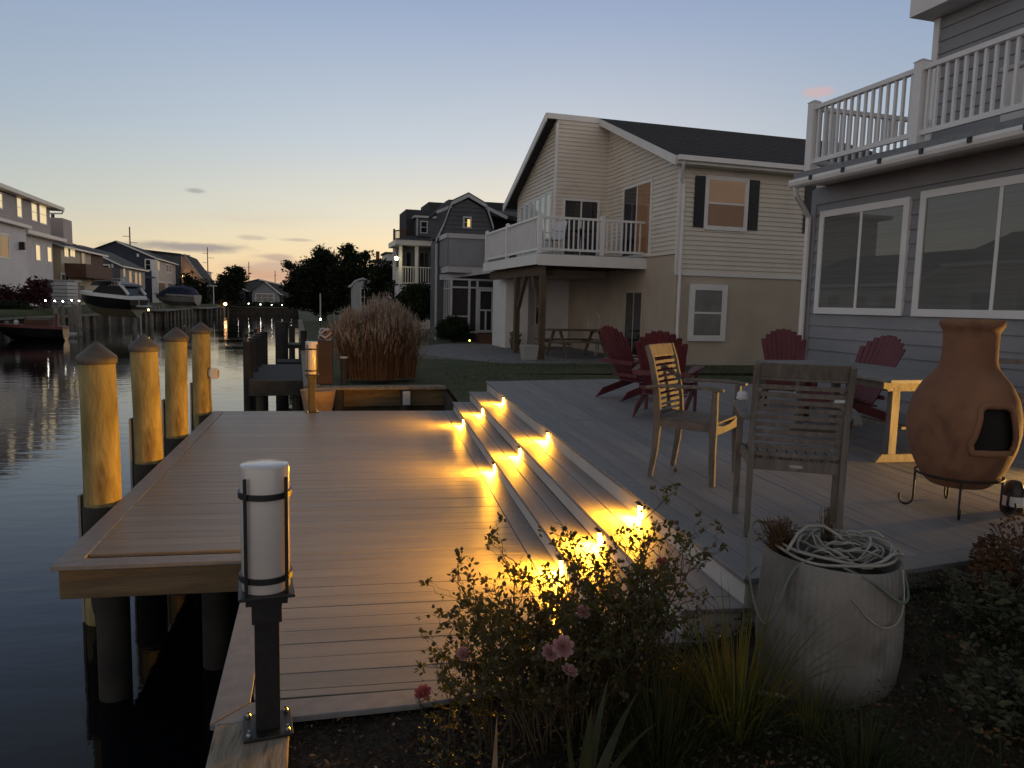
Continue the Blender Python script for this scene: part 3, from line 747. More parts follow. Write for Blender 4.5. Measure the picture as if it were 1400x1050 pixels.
# corner boards
for (v, u, z0, z1) in ((8.75, 15.94, 2.5, ZE), (7.11, UR - .02, 2.95, ZR - .12), (8.765, UR - .07, 2.95, ZR - .1)):
    m = MB(); m.box(v - .012, v + .06, u - .012, u + .06, z0, z1); m.build('corner_board', M['trim_w'], T)
# roof: slope to us, back slope, wing over the bay
ov = .35
m = MB()
slab(m, [(8.42, 15.60, ZE - .02), (17, 15.60, ZE - .02), (17, UR, ZR + .13), (8.42, UR, ZR + .13)], .10)
slab(m, [(6.80, UR + .001, ZR + .13), (17, UR + .001, ZR + .13), (17, 24.5, 4.98), (6.80, 24.5, 4.98)], .10)
m.build('roof', M['roof'], T)
# shingle courses along the eave side: shallow steps
m = MB(); n = 22
for k in range(n):
    a = lerp(15.61, UR - .02, k / n); b = lerp(15.61, UR - .02, (k + 1) / n); za = lerp(ZE - .02, ZR + .13, (a - 15.6) / (UR - 15.6)); zb = lerp(ZE - .02, ZR + .13, (b - 15.6) / (UR - 15.6))
    m.hexa([(8.41, a, za + .001), (16.9, a, za + .001), (16.9, b, zb + .001), (8.41, b, zb + .001)], [(8.41, a, za + .022), (16.9, a, za + .022), (16.9, b, zb + .004), (8.41, b, zb + .004)])
m.build('shingles', M['roof'], T)
m = MB()   # rake boards and fascia, gutter
m.hexa([(8.40, 15.58, ZE - .24), (8.44, 15.58, ZE - .24), (8.44, UR, ZR - .07), (8.40, UR, ZR - .07)], [(8.40, 15.58, ZE - .03), (8.44, 15.58, ZE - .03), (8.44, UR, ZR + .12), (8.40, UR, ZR + .12)])
m.hexa([(6.77, UR - .03, ZR - .1), (6.81, UR - .03, ZR - .1), (6.81, 24.5, 4.76), (6.77, 24.5, 4.76)], [(6.77, UR - .03, ZR + .12), (6.81, UR - .03, ZR + .12), (6.81, 24.5, 4.97), (6.77, 24.5, 4.97)])
m.box(6.81, 8.42, UR - .04, UR - .0, ZR - .02, ZR + .13)
m.box(8.45, 17, 15.56, 15.60, ZE - .20, ZE - .03)
m.build('rake_board', M['trim_w'], T)
m = MB(); m.box(8.45, 17, 15.64, 15.96, ZE - .19, ZE - .16); m.build('soffit', M['trim_w'], T)
m = MB(); m.box(8.44, 17, 15.45, 15.555, ZE - .14, ZE - .03)
m.tube([(8.60, 15.52, ZE - .14), (8.60, 15.55, ZE - .22), (8.75, 15.86, ZE - .48), (8.84, 15.90, ZE - .6), (8.84, 15.90, .35)], .04, 8)
m.build('gutter', M['trim_w'], T, smooth=True, autos=30)
# openings
window(T, 'u', 15.96, -1, 9.42, 10.62, 3.55, 4.83, M['trim_w'], (M['pane_or_d'], M['pane_or']), tr=.10)
for a, b in ((9.15, 9.43), (10.62, 10.92)):
    m = MB(); abox(m, 'u', 15.96, -1, a, b, 3.6, 4.8, 0, .05)
    for k in range(24): z = 3.66 + k * .045; abox(m, 'u', 15.96, -1, a + .04, b - .04, z, z + .02, .05, .058)
    m.build('shutter', M['shutter'], T)
for a, b in ((12.25, 12.55),):
    m = MB(); abox(m, 'u', 15.96, -1, a, b, 3.6, 4.8, 0, .05); m.build('shutter', M['shutter'], T)
window(T, 'u', 15.96, -1, 9.15, 10.18, .86, 2.24, M['trim_w'], M['blind'], tr=.14)
window(T, 'v', 8.77, -1, 17.32, 19.05, 2.97, 4.92, M['trim_w'], (M['pane_or2'], M['pane_dk']), cols=2, rows=1, name='balcony_door')
window(T, 'u', UR, -1, 7.36, 8.50, 2.97, 4.72, M['trim_w'], M['pane_dk'], cols=2, rows=1, name='bay_door')
for k in range(6): 
    a = 20.42 + k * .52; window(T, 'v', 7.13, -1, a, a + .49, 3.2, 4.93 - .02 * k, M['trim_w'], M['pane_sky'], tr=.05, rows=1)
for (a, b, z0, z1, pmn) in ((17.55, 18.75, .25, 2.15, 'pane_dk'),):
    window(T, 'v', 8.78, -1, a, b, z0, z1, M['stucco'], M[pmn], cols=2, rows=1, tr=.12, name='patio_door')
m = MB(); m.box(9.05, 9.17, 15.93, 15.97, .42, .58); m.build('outlet', M['trim_w'], T)
m = MB(); m.tube([(8.69, 19.95, 4.25), (8.60, 19.95, 4.25)], .035, 10); m.build('wall_light', M['trim_w'], T)
# lower bay with horizontal boards (white), small window
siding(T, M['trim_w'], 'u', 22.4, -1, [(6.35, .2), (7.1, .2), (7.1, 2.75), (6.35, 2.75)], ex=.2)
m = MB(); m.box(6.36, 7.1, 22.42, 24, .2, 2.75); m.box(7.1, 8.9, 23.2, 24, .2, 2.75); m.build('storage_wall', M['trim_w'], T)
window(T, 'u', 23.2, -1, 7.55, 7.95, .95, 2.25, M['trim_w'], M['pane_dk'], tr=.07)
# balcony
m = MB(); m.box(5.80, 8.76, 17.62, 23.1, 2.86, 2.94); m.box(7.15, 8.76, 20.23, 23.1, 2.941, 2.95); m.build('balcony_floor', M['border'], T)
m = MB(); m.box(5.77, 5.80, 17.58, 23.12, 2.66, 2.93); m.box(5.80, 9.4, 17.57, 17.60, 2.64, 2.92); m.build('balcony_fascia', M['trim_w'], T)
m = MB()
for k in range(10): m.box(5.9, 8.75, 17.9 + k * .5, 17.94 + k * .5, 2.66, 2.855)
m.box(5.98, 6.06, 17.7, 23.0, 2.40, 2.655); m.build('joist', M['brownpost'], T)
for (v, u) in ((6.02, 17.8), (6.02, 20.05)):
    MB().box(v - .075, v + .075, u - .075, u + .075, .0, 2.40).build('post', M['brownpost'], T, bevel=.006)
for a, b in ((17.95, 18.6), (19.9, 19.25)): MB().bar((6.02, a, 1.55), (6.02, b, 2.39), .10, .10, (1, 0, 0)).build('brace', M['brownpost'], T)
railing(T, [(5.86, 23.0), (5.86, 20.6), (5.86, 17.68), (7.55, 17.68), (9.15, 17.68)], 2.95, .92, M['rail_w'], sp=.125)
# things on and under the balcony
g = thing('garden_chair', 'white garden chair standing on the balcony of the beige house', 'chair', (6.5, 18.6, 2.952), k=True, rot=R_(200))
def garden_chair(root, m):
    mb = MB(); mb.box(-.22, .22, -.22, .22, .40, .43); mb.build('seat', m, root)
    mb = MB(); mb.path([(-.24, 0, .43), (-.28, 0, .65), (-.34, 0, .92)], .44, .02, (1, 0, 0)); mb.build('backrest', m, root)
    for a in (-1, 1):
        for b2 in (-1, 1): MB().bar((a * .2, b2 * .2, .40), (a * .24, b2 * .23, 0), .035, .035).build('leg', m, root)
        MB().box(-.24, .22, a * .25 - .02, a * .25 + .02, .62, .64).build('armrest', m, root)
ORG[g.name] = None; garden_chair(g, M['plastic_w'])
g = thing('balcony_table', 'dark round table on the balcony, next to the white garden chair', 'table', (7.4, 18.8, 2.952), k=True); ORG[g.name] = None
MB().lathe([(.01, .70), (.45, .70), (.45, .73), (.01, .73)], 24).build('tabletop', M['black'], g)
for a in range(3): MB().tube([(.0, 0, .7), (.32 * math.cos(a * 2.1), .32 * math.sin(a * 2.1), 0)], .02, 6).build('leg', M['black'], g)
# ================================================================== grey house on the right
T = thing('grey_house', 'blue-grey lap sided house with large white framed windows and roof deck on the right', 'house', (7.35, 9.33, .2), k=True)
SG = M['sid_grey']; VF = 7.35
siding(T, SG, 'v', VF, -1, [(-4, .2), (9.33, .2), (9.33, 3.44), (-4, 3.44)], ex=.178, lip=.02)
siding(T, SG, 'u', 9.33, 1, [(VF, .2), (16, .2), (16, 3.44), (VF, 3.44)], ex=.178, lip=.02)
m = MB(); m.box(VF - .03, VF + .07, 9.25, 9.36, .2, 3.42); m.build('corner_board', M['sid_grey'], T)
m = MB(); m.box(VF - .032, VF - .001, -4, 9.25, 3.20, 3.44); m.build('frieze_board', M['sid_grey'], T)
M['pane_big'] = pane_mat('large_pane_blind_and_sky', (.125, .13, .125), (.165, .17, .16), scale=2.5, rough=.012)  # grey base lifted to imitate reflected sky, bands for the blind
M['pane_big'].node_tree.nodes['Mapping'].inputs['Scale'].default_value = (.6, .4, 30)
window(T, 'v', VF, -1, 7.50, 9.13, 1.62, 3.09, M['trim_w'], M['pane_big'], cols=2, rows=1, tr=.09)
window(T, 'v', VF, -1, 4.2, 7.34, 1.62, 3.13, M['trim_w'], M['pane_big'], cols=3, rows=1, tr=.09)
window(T, 'v', VF, -1, .4, 3.2, 1.62, 3.13, M['trim_w'], M['pane_big'], cols=2, rows=1, tr=.09)
# eave, gutter, roof deck
m = MB(); m.box(6.93, 16, -4, 9.16, 3.46, 3.50); m.build('soffit', M['trim_w'], T)
m = MB(); m.box(6.86, 16, -4, 9.2, 3.505, 3.60); m.build('roof', M['border'], T)
m = MB(); m.box(6.89, 6.925, -4, 9.18, 3.40, 3.50); m.build('fascia', M['trim_w'], T)
m = MB(); prof = [(-.0, 0), (-.11, 0), (-.125, -.04), (-.115, -.085), (-.08, -.11), (-.0, -.11)]
m.loft([[(6.885 + a, u, 3.50 + b) for a, b in prof] for u in (-4, 9.18)])
m.tube([(6.83, 9.10, 3.40), (6.86, 9.12, 3.30), (7.15, 9.28, 3.12), (7.27, 9.34, 3.02), (7.27, 9.34, .4)], .04, 8)
m.build('gutter', M['trim_w'], T, smooth=True, autos=30)
for k in range(9):
    u = 8.7 - k * .62; MB().box(6.745, 6.765, u - .025, u + .025, 3.44, 3.50).build('gutter_hanger', M['black'], T)
railing(T, [(16, 9.0), (11.5, 9.0), (6.98, 9.0), (6.98, 7.15), (6.98, 3.9), (6.98, .8), (6.98, -2)], 3.64, .86, M['rail_w'], sp=.118, post=.12)
# upper storey
siding(T, SG, 'v', 9.0, -1, [(-4, 3.62), (9.0, 3.62), (9.0, 6.2), (-4, 6.2)], ex=.178, lip=.02)
m = MB(); m.box(8.965, 9.06, 8.93, 9.03, 3.62, 5.92); m.build('corner_board', M['trim_w'], T)
m = MB(); m.box(9.03, 16, -4, 8.98, 3.62, 6.1); m.build('upper_wall', SG, T)
m = MB(); m.box(8.6, 16, -4, 9.12, 5.93, 6.2); m.build('eave', M['trim_w'], T)
window(T, 'v', 9.0, -1, 4.9, 7.3, 3.68, 5.15, M['trim_w'], M['pane_dk'], cols=2, rows=1, tr=.12, name='sliding_door')
# white storage bench with drilled holes on the roof deck
t = thing('deck_box', 'pale panelled storage box behind the roof deck railing of the grey house', 'box', (7.6, 6.1, 3.62), k=True)
m = MB(); m.box(7.45, 7.95, 5.2, 6.5, 3.62, 4.3); m.build('body', M['trim_w'], t, bevel=.02)
m = MB(); m.box(7.42, 7.98, 5.17, 6.53, 4.30, 4.35); m.build('lid', M['plastic_w'], t, bevel=.01)

# bench / rail at the end of the raised deck
t = thing('wooden_railing', 'grey wooden stair railing against the grey house wall, right of the chiminea', 'railing', (5.5, 4.6, DZ))
q0 = Vector((5.05, 5.6, DZ)); q1 = Vector((6.3, 4.6, DZ))
m = MB(); m.bar(q0 + Vector((0, 0, .86)), q1 + Vector((0, 0, .86)), .09, .04); m.bar(q0 + Vector((0, 0, .55)), q1 + Vector((0, 0, .55)), .04, .09); wbuild(m, 'top_rail', M['teak'], t, bevel=.003)
for q in (q0, (q0 + q1) / 2, q1):
    m = MB(); m.box(q.x - .045, q.x + .045, q.y - .045, q.y + .045, DZ, DZ + .84); wbuild(m, 'post', M['teak'], t, bevel=.003)
t = thing('watering_can', 'small black can with pale band on the deck, right of the chiminea stand', 'can', (3.99, 3.93, DZ + .002), R_(30))
MB().lathe([(.055, 0), (.062, .01), (.062, .15), (.04, .19), (.025, .20), (.001, .20)], 20).build('body', M['black'], t, smooth=True, autos=40)
MB().tube([(-.05, 0, .14), (-.10, 0, .12), (-.11, 0, .06), (-.06, 0, .03)], .008, 6).build('handle', M['black'], t, smooth=True)
MB().lathe([(.0625, .04), (.0632, .045), (.0632, .10), (.0625, .105)], 20, cap=False).build('band', M['plastic_w'], t)
# ================================================================== houses across and along the canal
def wpx(root, axis, c, out, box, fm, pmt, **k):        # window from its place in the photograph, on the plane it sits in
    x0, y0, x1, y1 = box; g = (kv if axis == 'v' else ku); i = 1 if axis == 'v' else 0
    a = g(x0, (y0 + y1) / 2, c); b = g(x1, (y0 + y1) / 2, c); t = g((x0 + x1) / 2, y0, c).z; d = g((x0 + x1) / 2, y1, c).z
    return window(root, axis, c, out, a[i], b[i], d, t, fm, pmt, **k)
M['mauve'] = pm('mauve_siding', (.40, .34, .33), (.44, .38, .37), scale=1, rough=.6)
M['white_sid'] = pm('white_board_siding', (.72, .67, .67), (.78, .73, .73), scale=.8, rough=.6)
M['cream'] = pm('cream_siding', (.50, .42, .28), (.56, .48, .33), scale=.8, rough=.6)
M['brown'] = pm('red_brown_timber', (.10, .045, .03), (.14, .065, .04), scale=1.5, rough=.75)
M['dgrey'] = pm('dark_grey_siding', (.085, .085, .10), (.11, .11, .125), scale=1, rough=.6)
M['stone'] = pm('grey_stone_front', (.33, .32, .29), (.40, .39, .36), scale=1, rough=.8)
M['navy'] = pm('navy_siding', (.012, .018, .045), (.02, .027, .06), scale=1, rough=.6)
M['tan'] = pm('tan_siding', (.48, .39, .33), (.54, .45, .38), scale=1, rough=.6)
M['peach'] = pm('peach_siding', (.72, .46, .30), (.76, .51, .34), scale=1, rough=.6)
M['green_sh'] = pm('green_shutter', (.10, .14, .12), (.12, .16, .14), scale=2, rough=.6)
M['charcoal'] = pm('charcoal_shingle_wall', (.075, .08, .09), (.10, .105, .115), scale=2, rough=.75, bump=.3)
M['charc2'] = pm('slate_panel', (.26, .265, .29), (.30, .305, .33), scale=2, rough=.6)
M['trim_g'] = pm('grey_white_trim', (.44, .44, .46), (.50, .50, .52), scale=3, rough=.5)
VL = -21.0
def gable_house(name, label, u0, u1, vf, vb, zg, ze, zr, side, front, roof, trim=None, vr=None, ov=.45, lap=True):
    T = thing(name, label, 'house', (vf, u0, zg), k=True); vr = vr if vr is not None else (vf + vb) / 2
    fn = siding if lap else battens
    siding(T, side, 'u', u0, -1, [(vb, zg), (vf, zg), (vf, ze), (vr, zr), (vb, ze)], ex=.2)
    fn(T, front, 'v', vf, 1, [(u0, zg), (u1, zg), (u1, ze), (u0, ze)], ex=.3 if not lap else .2)
    m = MB(); m.hexa([(vb, u0 + .01, zg), (vf - .01, u0 + .01, zg), (vf - .01, u0 + .01, ze), (vr, u0 + .01, zr - .02), (vb, u0 + .01, ze)],
                     [(vb, u1, zg), (vf - .01, u1, zg), (vf - .01, u1, ze), (vr, u1, zr - .02), (vb, u1, ze)]); m.build('body_wall', side, T)
    s1 = (zr - ze) / (vf - vr); s2 = (zr - ze) / (vr - vb)
    m = MB()
    slab(m, [(vr, u0 - ov, zr + .12), (vf + ov, u0 - ov, ze - s1 * ov + .12), (vf + ov, u1 + ov, ze - s1 * ov + .12), (vr, u1 + ov, zr + .12)], .1)
    slab(m, [(vb - ov, u0 - ov, ze - s2 * ov + .12), (vr, u0 - ov, zr + .121), (vr, u1 + ov, zr + .121), (vb - ov, u1 + ov, ze - s2 * ov + .12)], .1)
    m.build('roof', roof, T)
    m = MB(); t = .22
    m.hexa([(vr, u0 - ov - .03, zr - .12), (vf + ov, u0 - ov - .03, ze - s1 * ov - .1), (vf + ov, u0 - ov - .03, ze - s1 * ov + .11), (vr, u0 - ov - .03, zr + .11)],
           [(vr, u0 - ov - .001, zr - .12), (vf + ov, u0 - ov - .001, ze - s1 * ov - .1), (vf + ov, u0 - ov - .001, ze - s1 * ov + .11), (vr, u0 - ov - .001, zr + .11)])
    m.box(vf + ov + .001, vf + ov + .08, u0 - ov, u1 + ov, ze - s1 * ov - .08, ze - s1 * ov + .10)
    m.build('fascia', trim or M['trim_w'], T)
    return T
TW = M['trim_w']; WARM = M['pane_warm']; DK = M['pane_dk']
# 1 mauve over white
T = thing('mauve_house', 'tall mauve and white house with lit narrow windows at the far left across the canal', 'house', (VL, 55, .4), k=True)
siding(T, M['mauve'], 'v', VL, 1, [(50, 6.7), (75.3, 6.7), (75.3, 9.05), (50, 9.05)], ex=.2)
battens(T, M['white_sid'], 'v', VL, 1, [(67, 2.4), (75.6, 2.4), (75.6, 6.3), (67, 6.3)], ex=.35)
siding(T, M['white_sid'], 'v', VL, 1, [(67, .4), (75.6, .4), (75.6, 2.38), (67, 2.38)], ex=.32)
siding(T, M['white_sid'], 'v', VL + .6, 1, [(50, .4), (67, .4), (67, 6.6), (50, 6.6)], ex=.2)
m = MB(); m.box(VL - 10, VL - .01, 50, 75.28, .4, 9.04); m.box(VL, VL + .59, 50, 66.98, .4, 6.6); m.build('body_wall', M['mauve'], T)
m = MB(); m.box(VL - 10.5, VL + .55, 49, 77.3, 9.12, 9.42); m.build('roof', M['tan'], T)
m = MB(); m.box(VL + .56, VL + .66, 49, 77.3, 9.15, 9.45); m.box(VL, VL + 1.1, 50, 66.9, 6.62, 6.85); m.box(VL, VL + .75, 67.1, 77.3, 6.32, 6.62)
m.tube([(VL + .6, 77.2, 9.2), (VL + .5, 77.1, 8.9), (VL + .05, 75.4, 8.7)], .07, 6); m.tube([(VL + .3, 67, 6.7), (VL + .15, 67.05, 6.2), (VL + .15, 67.05, .5)], .07, 6)
m.build('gutter', TW, T)
m = MB(); m.tube([(VL - 2, 70.5, 9.4), (VL - 2, 70.5, 10.0)], .14, 8); m.build('vent_pipe', M['black'], T)
for b in ((22, 269, 29, 298), (42, 277, 50, 303), (53, 280, 63, 307), (-8, 262, 2.5, 285)): wpx(T, 'v', VL, 1, b, TW, WARM, tr=.12)
for b in ((48, 334, 54.5, 357), (64, 337, 70, 359), (24, 323, 31, 331)): wpx(T, 'v', VL, 1, b, TW, WARM, tr=.10, rows=1)
wpx(T, 'v', VL + .6, 1, (-12, 318, 12, 353), TW, DK, cols=2, rows=1, tr=.15)
m = MB(); m.box(VL + .6, VL + 1.0, 65.3, 65.6, 4.9, 5.5); m.build('wall_lantern', M['black'], T)
# 2 cream with brown balcony
T = gable_house('cream_house', 'cream house with brown timber balcony, lit windows and square chimney across the canal', 78, 93.5, VL, VL - 11, .3, 6.1, 8.0, M['cream'], M['cream'], M['roof'], lap=True)
m = MB(); m.box(VL - 3.3, VL - 1.4, 84.4, 87.5, 6.5, 9.15); m.build('chimney', M['mauve'], T)
m = MB(); m.tube([(VL - 2.6, 85.6, 9.15), (VL - 2.6, 85.6, 9.7)], .16, 8); m.build('chimney_pot', M['black'], T)
siding(T, M['brown'], 'v', VL + .03, 1, [(88.5, 2.6), (93.4, 2.6), (93.4, 5.9), (88.5, 5.9)], ex=.25)
for b in ((87, 337, 93, 352), (95, 337, 102, 352)): wpx(T, 'v', VL, 1, b, TW, WARM, tr=.10, cols=2, rows=1)
wpx(T, 'v', VL + .05, 1, (111, 341, 116, 368), TW, DK, tr=.2, rows=1)
wpx(T, 'v', VL, 1, (83, 373, 94, 393), TW, M['pane_mid'], tr=.2, cols=2, rows=1)
m = MB(); m.box(VL, VL + 1.8, 79.0, 89.5, 3.2, 3.35); m.build('balcony_floor', M['brown'], T)
m = MB(); m.box(VL + 1.75, VL + 1.82, 79, 89.5, 3.35, 4.5); m.box(VL, VL + 1.75, 79, 79.07, 3.35, 4.5); m.build('balcony_parapet', M['brown'], T)
for a, b in ((79.4, 80.6), (84.2, 85.4)):
    m = MB(); m.box(VL, VL + .08, a, b, .8, 2.5); m.build('shutter', M['green_sh'], T)
m = MB()
for k in range(12): m.box(VL + .2, VL + 1.3, 94.0 + k * -.02 + (11 - k) * -.35, 94.35 + (11 - k) * -.35, .3 + k * .24, .34 + k * .24)
m.bar((VL + 1.3, 90, .4), (VL + 1.3, 94.2, 3.4), .06, .3); m.bar((VL + 1.3, 90, 1.3), (VL + 1.3, 94.2, 4.3), .06, .1); m.build('stair', M['brown'], T)
# 3 grey gable with stone front on posts
T = gable_house('grey_gable_house', 'dark grey gabled house with a pale stone front standing on posts across the canal', 102, 117.5, VL, VL - 8.5, 2.45, 5.35, 7.45, M['dgrey'], M['stone'], M['roof2'])
wpx(T, 'u', 102, -1, (129, 361, 151, 376), TW, DK, cols=2, rows=1, tr=.18)
wpx(T, 'u', 102, -1, (152.5, 361, 155, 366), TW, DK, rows=1, tr=.1)
for b in ((168, 362, 171, 379), (176, 370, 180, 392), (184, 372, 187.5, 392), (189.5, 373, 193, 393)): wpx(T, 'v', VL, 1, b, TW, M['pane_mid'], tr=.15, rows=1)
m = MB(); m.box(VL - 8, VL - 1.5, 103, 117, .3, 2.5); m.build('lower_wall', M['brown'], T)
for u in (102.3, 107, 112, 117.2): MB().box(VL - .3, VL - .05, u - .12, u + .12, .2, 2.45).build('post', M['dgrey'], T)
m = MB(); m.box(VL - 6, VL + 1, 98.6, 101.9, 2.3, 2.45); m.build('porch_floor', M['trim_g'], T)
railing(T, [(VL - 6, 98.7), (VL - 2.5, 98.7), (VL + 1, 98.7)], 2.45, 1.15, TW, sp=.3, post=.15)
# 4 navy
T = gable_house('navy_house', 'navy blue gabled house with tan canal front across the water', 126, 146, VL, VL - 10.5, .3, 7.5, 9.75, M['navy'], M['tan'], M['roof'])
wpx(T, 'u', 126, -1, (198, 354, 207, 370), TW, DK, tr=.16)
wpx(T, 'u', 126, -1, (187, 347, 190, 351), TW, DK, rows=1, tr=.15)
for b in ((214, 356, 218, 370), (227, 361, 230, 373), (231, 362, 234, 373)): wpx(T, 'v', VL, 1, b, TW, M['pane_mid'], tr=.2)
for b in ((216, 385, 226, 402), (229, 386, 236, 400)): wpx(T, 'v', VL, 1, b, TW, M['pane_mid'], tr=.2, rows=1)
m = MB(); m.box(VL - .5, VL + .35, 125.8, 126.3, .3, 7.2); m.build('corner_board', TW, T)
m = MB(); m.box(VL - 11, VL, 125.75, 125.97, 4.3, 4.55); m.build('band', M['dgrey'], T)
# 5 blue-grey and peach
T = gable_house('peach_house', 'peach gabled house with steep dark roof lit by an amber lamp across the canal', 150, 168, -16.2, -23.2, .3, 4.0, 9.4, M['peach'], M['peach'], M['roof'], vr=-20.0)
T2 = thing('blue_grey_house', 'blue grey boxy house with flat dark roof between the navy and the peach house', 'house', (-20.6, 148, .3), k=True)
m = MB(); m.box(-30, -20.3, 148, 160, .3, 9.3); m.build('wall', M['dgrey'], T2); siding(T2, M['peach'], 'v', -20.28, 1, [(148, 4), (160, 4), (160, 9.9), (148, 9.2)], ex=.3)
m = MB(); slab(m, [(-30, 147.5, 10.2), (-20.2, 147.5, 9.4), (-20.2, 160, 9.4), (-30, 160, 10.2)], .3); m.build('roof', M['roof'], T2)
T = gable_house('small_blue_house', 'dark blue house with pale canal wall farthest along the opposite bank', 190, 215, -22.0, -36, .3, 8.2, 10.5, M['navy'], M['white_sid'], M['roof'])
wpx(T, 'u', 190, -1, (277, 373, 288, 384), TW, DK, cols=2, tr=.3)
for b in ((297, 378, 300, 390), (303, 380, 305, 390)): wpx(T, 'v', -22.0, 1, b, TW, DK, tr=.3)
T = gable_house('white_cottage', 'white gabled cottage mirrored in the left window of the grey house', 36, 46.5, VL, VL - 9, .4, 3.6, 5.6, M['white_sid'], M['white_sid'], M['roof'])
for k in range(4): window(T, 'v', VL, 1, 37 + k * 2.4, 38.4 + k * 2.4, 1.4, 2.9, TW, DK, tr=.12)
T = gable_house('tan_cottage', 'tan two storey cottage mirrored in the wide window of the grey house', 21, 33, VL, VL - 9, .4, 4.6, 6.4, M['tan'], M['tan'], M['roof'])
for k in range(4): window(T, 'v', VL, 1, 22.2 + k * 2.7, 23.8 + k * 2.7, 1.4, 3.0, TW, DK, tr=.12)
# low house at the end of the canal
T = gable_house('low_grey_house', 'low grey gabled house with a band of windows at the end of the canal', 129, 141, -2.9, -7.0, .4, 2.7, 4.4, M['charc2'], M['charc2'], M['roof2'])
wpx(T, 'u', 129, -1, (349, 401, 375, 413), TW, DK, cols=3, rows=2, tr=.14)
T2 = gable_house('grey_bungalow', 'long dark bungalow roof behind the low grey house at the end of the canal', 141.5, 151, 3.0, -14.0, .4, 3.0, 5.0, M['dgrey'], M['dgrey'], M['roof'], vr=-6.5)
T3 = gable_house('dark_bungalow', 'dark bungalow beside the pine at the end of the canal', 136, 147, -8.5, -15, .4, 3.0, 4.4, M['charcoal'], M['charcoal'], M['roof'])

# ================================================================== houses beyond the beige one, our bank
UG = 27.0
T = thing('gambrel_house', 'charcoal house with barn shaped gable and one small lit window beyond the beige house', 'house', (5.0, UG, .2), k=True)
gp = [(4.97, 2.7), (9.4, 2.7), (9.4, 3.7), (7.0, 5.02), (6.12, 5.48), (5.48, 5.16), (5.22, 4.35), (4.97, 3.88)]
gp = [(4.97, .2), (8.6, .2), (8.6, 4.0), (7.55, 4.30), (7.05, 4.42), (6.78, 5.12), (6.12, 5.46), (5.52, 5.15), (5.26, 4.45), (4.97, 3.88)]
siding(T, M['charcoal'], 'u', UG, -1, gp, ex=.16)
m = MB(); m.hexa([(v, UG + .02, z - .01) for v, z in gp], [(v, 28.2, z - .01) for v, z in gp]); m.box(7.0, 12, 28.2, 36, .2, 4.4); m.build('body_wall', M['charcoal'], T)
m = MB(); out = [(4.93, 3.86), (5.22, 4.46), (5.48, 5.20), (6.12, 5.53), (6.82, 5.18), (7.10, 4.40)]
for (a, za), (b, zb) in zip(out, out[1:]):
    m.hexa([(a, UG - .12, za), (b, UG - .12, zb), (b, UG - .12, zb + .13), (a, UG - .12, za + .13)], [(a, UG - .02, za), (b, UG - .02, zb), (b, UG - .02, zb + .13), (a, UG - .02, za + .13)])
m.bar((6.80, UG - .07, 5.2), (7.62, UG - .07, 4.86), .10, .12, (0, 0, 1)); m.bar((5.5, UG - .02, 5.18), (4.95, UG - .02, 4.92), .10, .1, (0, 0, 1))
m.box(4.93, 5.0, UG - .04, UG + .03, .2, 3.8); m.build('rake_board', M['trim_g'], T)
m = MB()
for (a, za), (b, zb) in zip(out, out[1:]):
    m.hexa([(a, UG - .1, za + .132), (b, UG - .1, zb + .132), (b, UG - .1, zb + .18), (a, UG - .1, za + .18)], [(a, 28.3, za + .092), (b, 28.3, zb + .092), (b, 28.3, zb + .15), (a, 28.3, za + .15)])
slab(m, [(6.9, UG + .3, 5.15), (10.5, UG + .3, 4.6), (10.5, 33, 5.9), (6.6, 33, 5.9)], .15)
m.build('roof', M['roof'], T)
m = MB(); m.box(6.6, 12, 33, 36, 4.2, 6.25); slab(m, [(4.9, 28.4, 4.9), (5.5, 28.4, 5.3), (6.9, 33, 6.25), (6.5, 33, 6.2)], .12); m.build('rear_roof', M['roof'], T)
wpx(T, 'u', UG, -1, (632.5, 296, 644.5, 312.5), M['trim_g'], M['pane_dk'], tr=.06)
w = bpy.data.objects.new('x', None)
m = MB(); a = ku(638, 299, UG); b = ku(643, 311, UG); m.box(a.x + .02, b.x, UG - .046, UG - .0395, b.z, a.z - .02)
m.build('lit_curtain', em('lit_curtain', (1, .72, .25), .9), T)
# panelled balcony and screened porch
m = MB(); m.box(5.12, 7.0, 25.6, 26.95, 2.72, 2.95); m.build('balcony_floor', M['trim_g'], T)
battens(T, M['charc2'], 'u', 25.55, -1, [(5.12, 2.95), (7.2, 2.95), (7.2, 3.92), (5.12, 3.92)], ex=.17, lip=.03, name='balcony_parapet')
battens(T, M['charc2'], 'v', 5.1, -1, [(25.55, 2.95), (27, 2.95), (27, 3.92), (25.55, 3.92)], ex=.17, lip=.03, name='balcony_parapet')
m = MB(); m.box(5.06, 7.2, 25.48, 25.56, 3.90, 4.06); m.box(5.03, 5.11, 25.48, 27, 3.90, 4.06); m.build('handrail', M['trim_g'], T)
m = MB(); q0 = ku(600, 382, 26.2); q1 = ku(676, 361, 25.0); m.bar((4.98, 27.2, 2.55), (6.8, 24.4, 2.86), .05, .2); m.hexa([(4.98, 27.2, 2.5), (6.8, 24.4, 2.8), (7.1, 27, 2.8), (5, 27.2, 2.5)], [(4.98, 27.2, 2.6), (6.8, 24.4, 2.9), (7.1, 27, 2.9), (5, 27.2, 2.6)])
m.build('porch_roof', M['trim_g'], T)
m = MB(); m.box(5.3, 7.0, 25.75, 26.9, .2, 2.4); m.build('screen_panel', M['screen'], T)
m = MB(); w_ = M['trim_g']
for u in (25.72, 26.1, 26.5, 26.9): m.box(5.24, 5.29, u - .03, u + .03, .8, 2.5)
for z in (1.05, 2.15, 2.48): m.box(5.235, 5.295, 25.7, 27, z - .025, z + .025)
for v in (5.27, 5.93, 6.22, 6.85): m.box(v - .04, v + .04, 25.66, 25.73, .55, 2.5)
for z in (.62, 2.2, 2.48): m.box(5.25, 6.9, 25.65, 25.74, z - .03, z + .03)
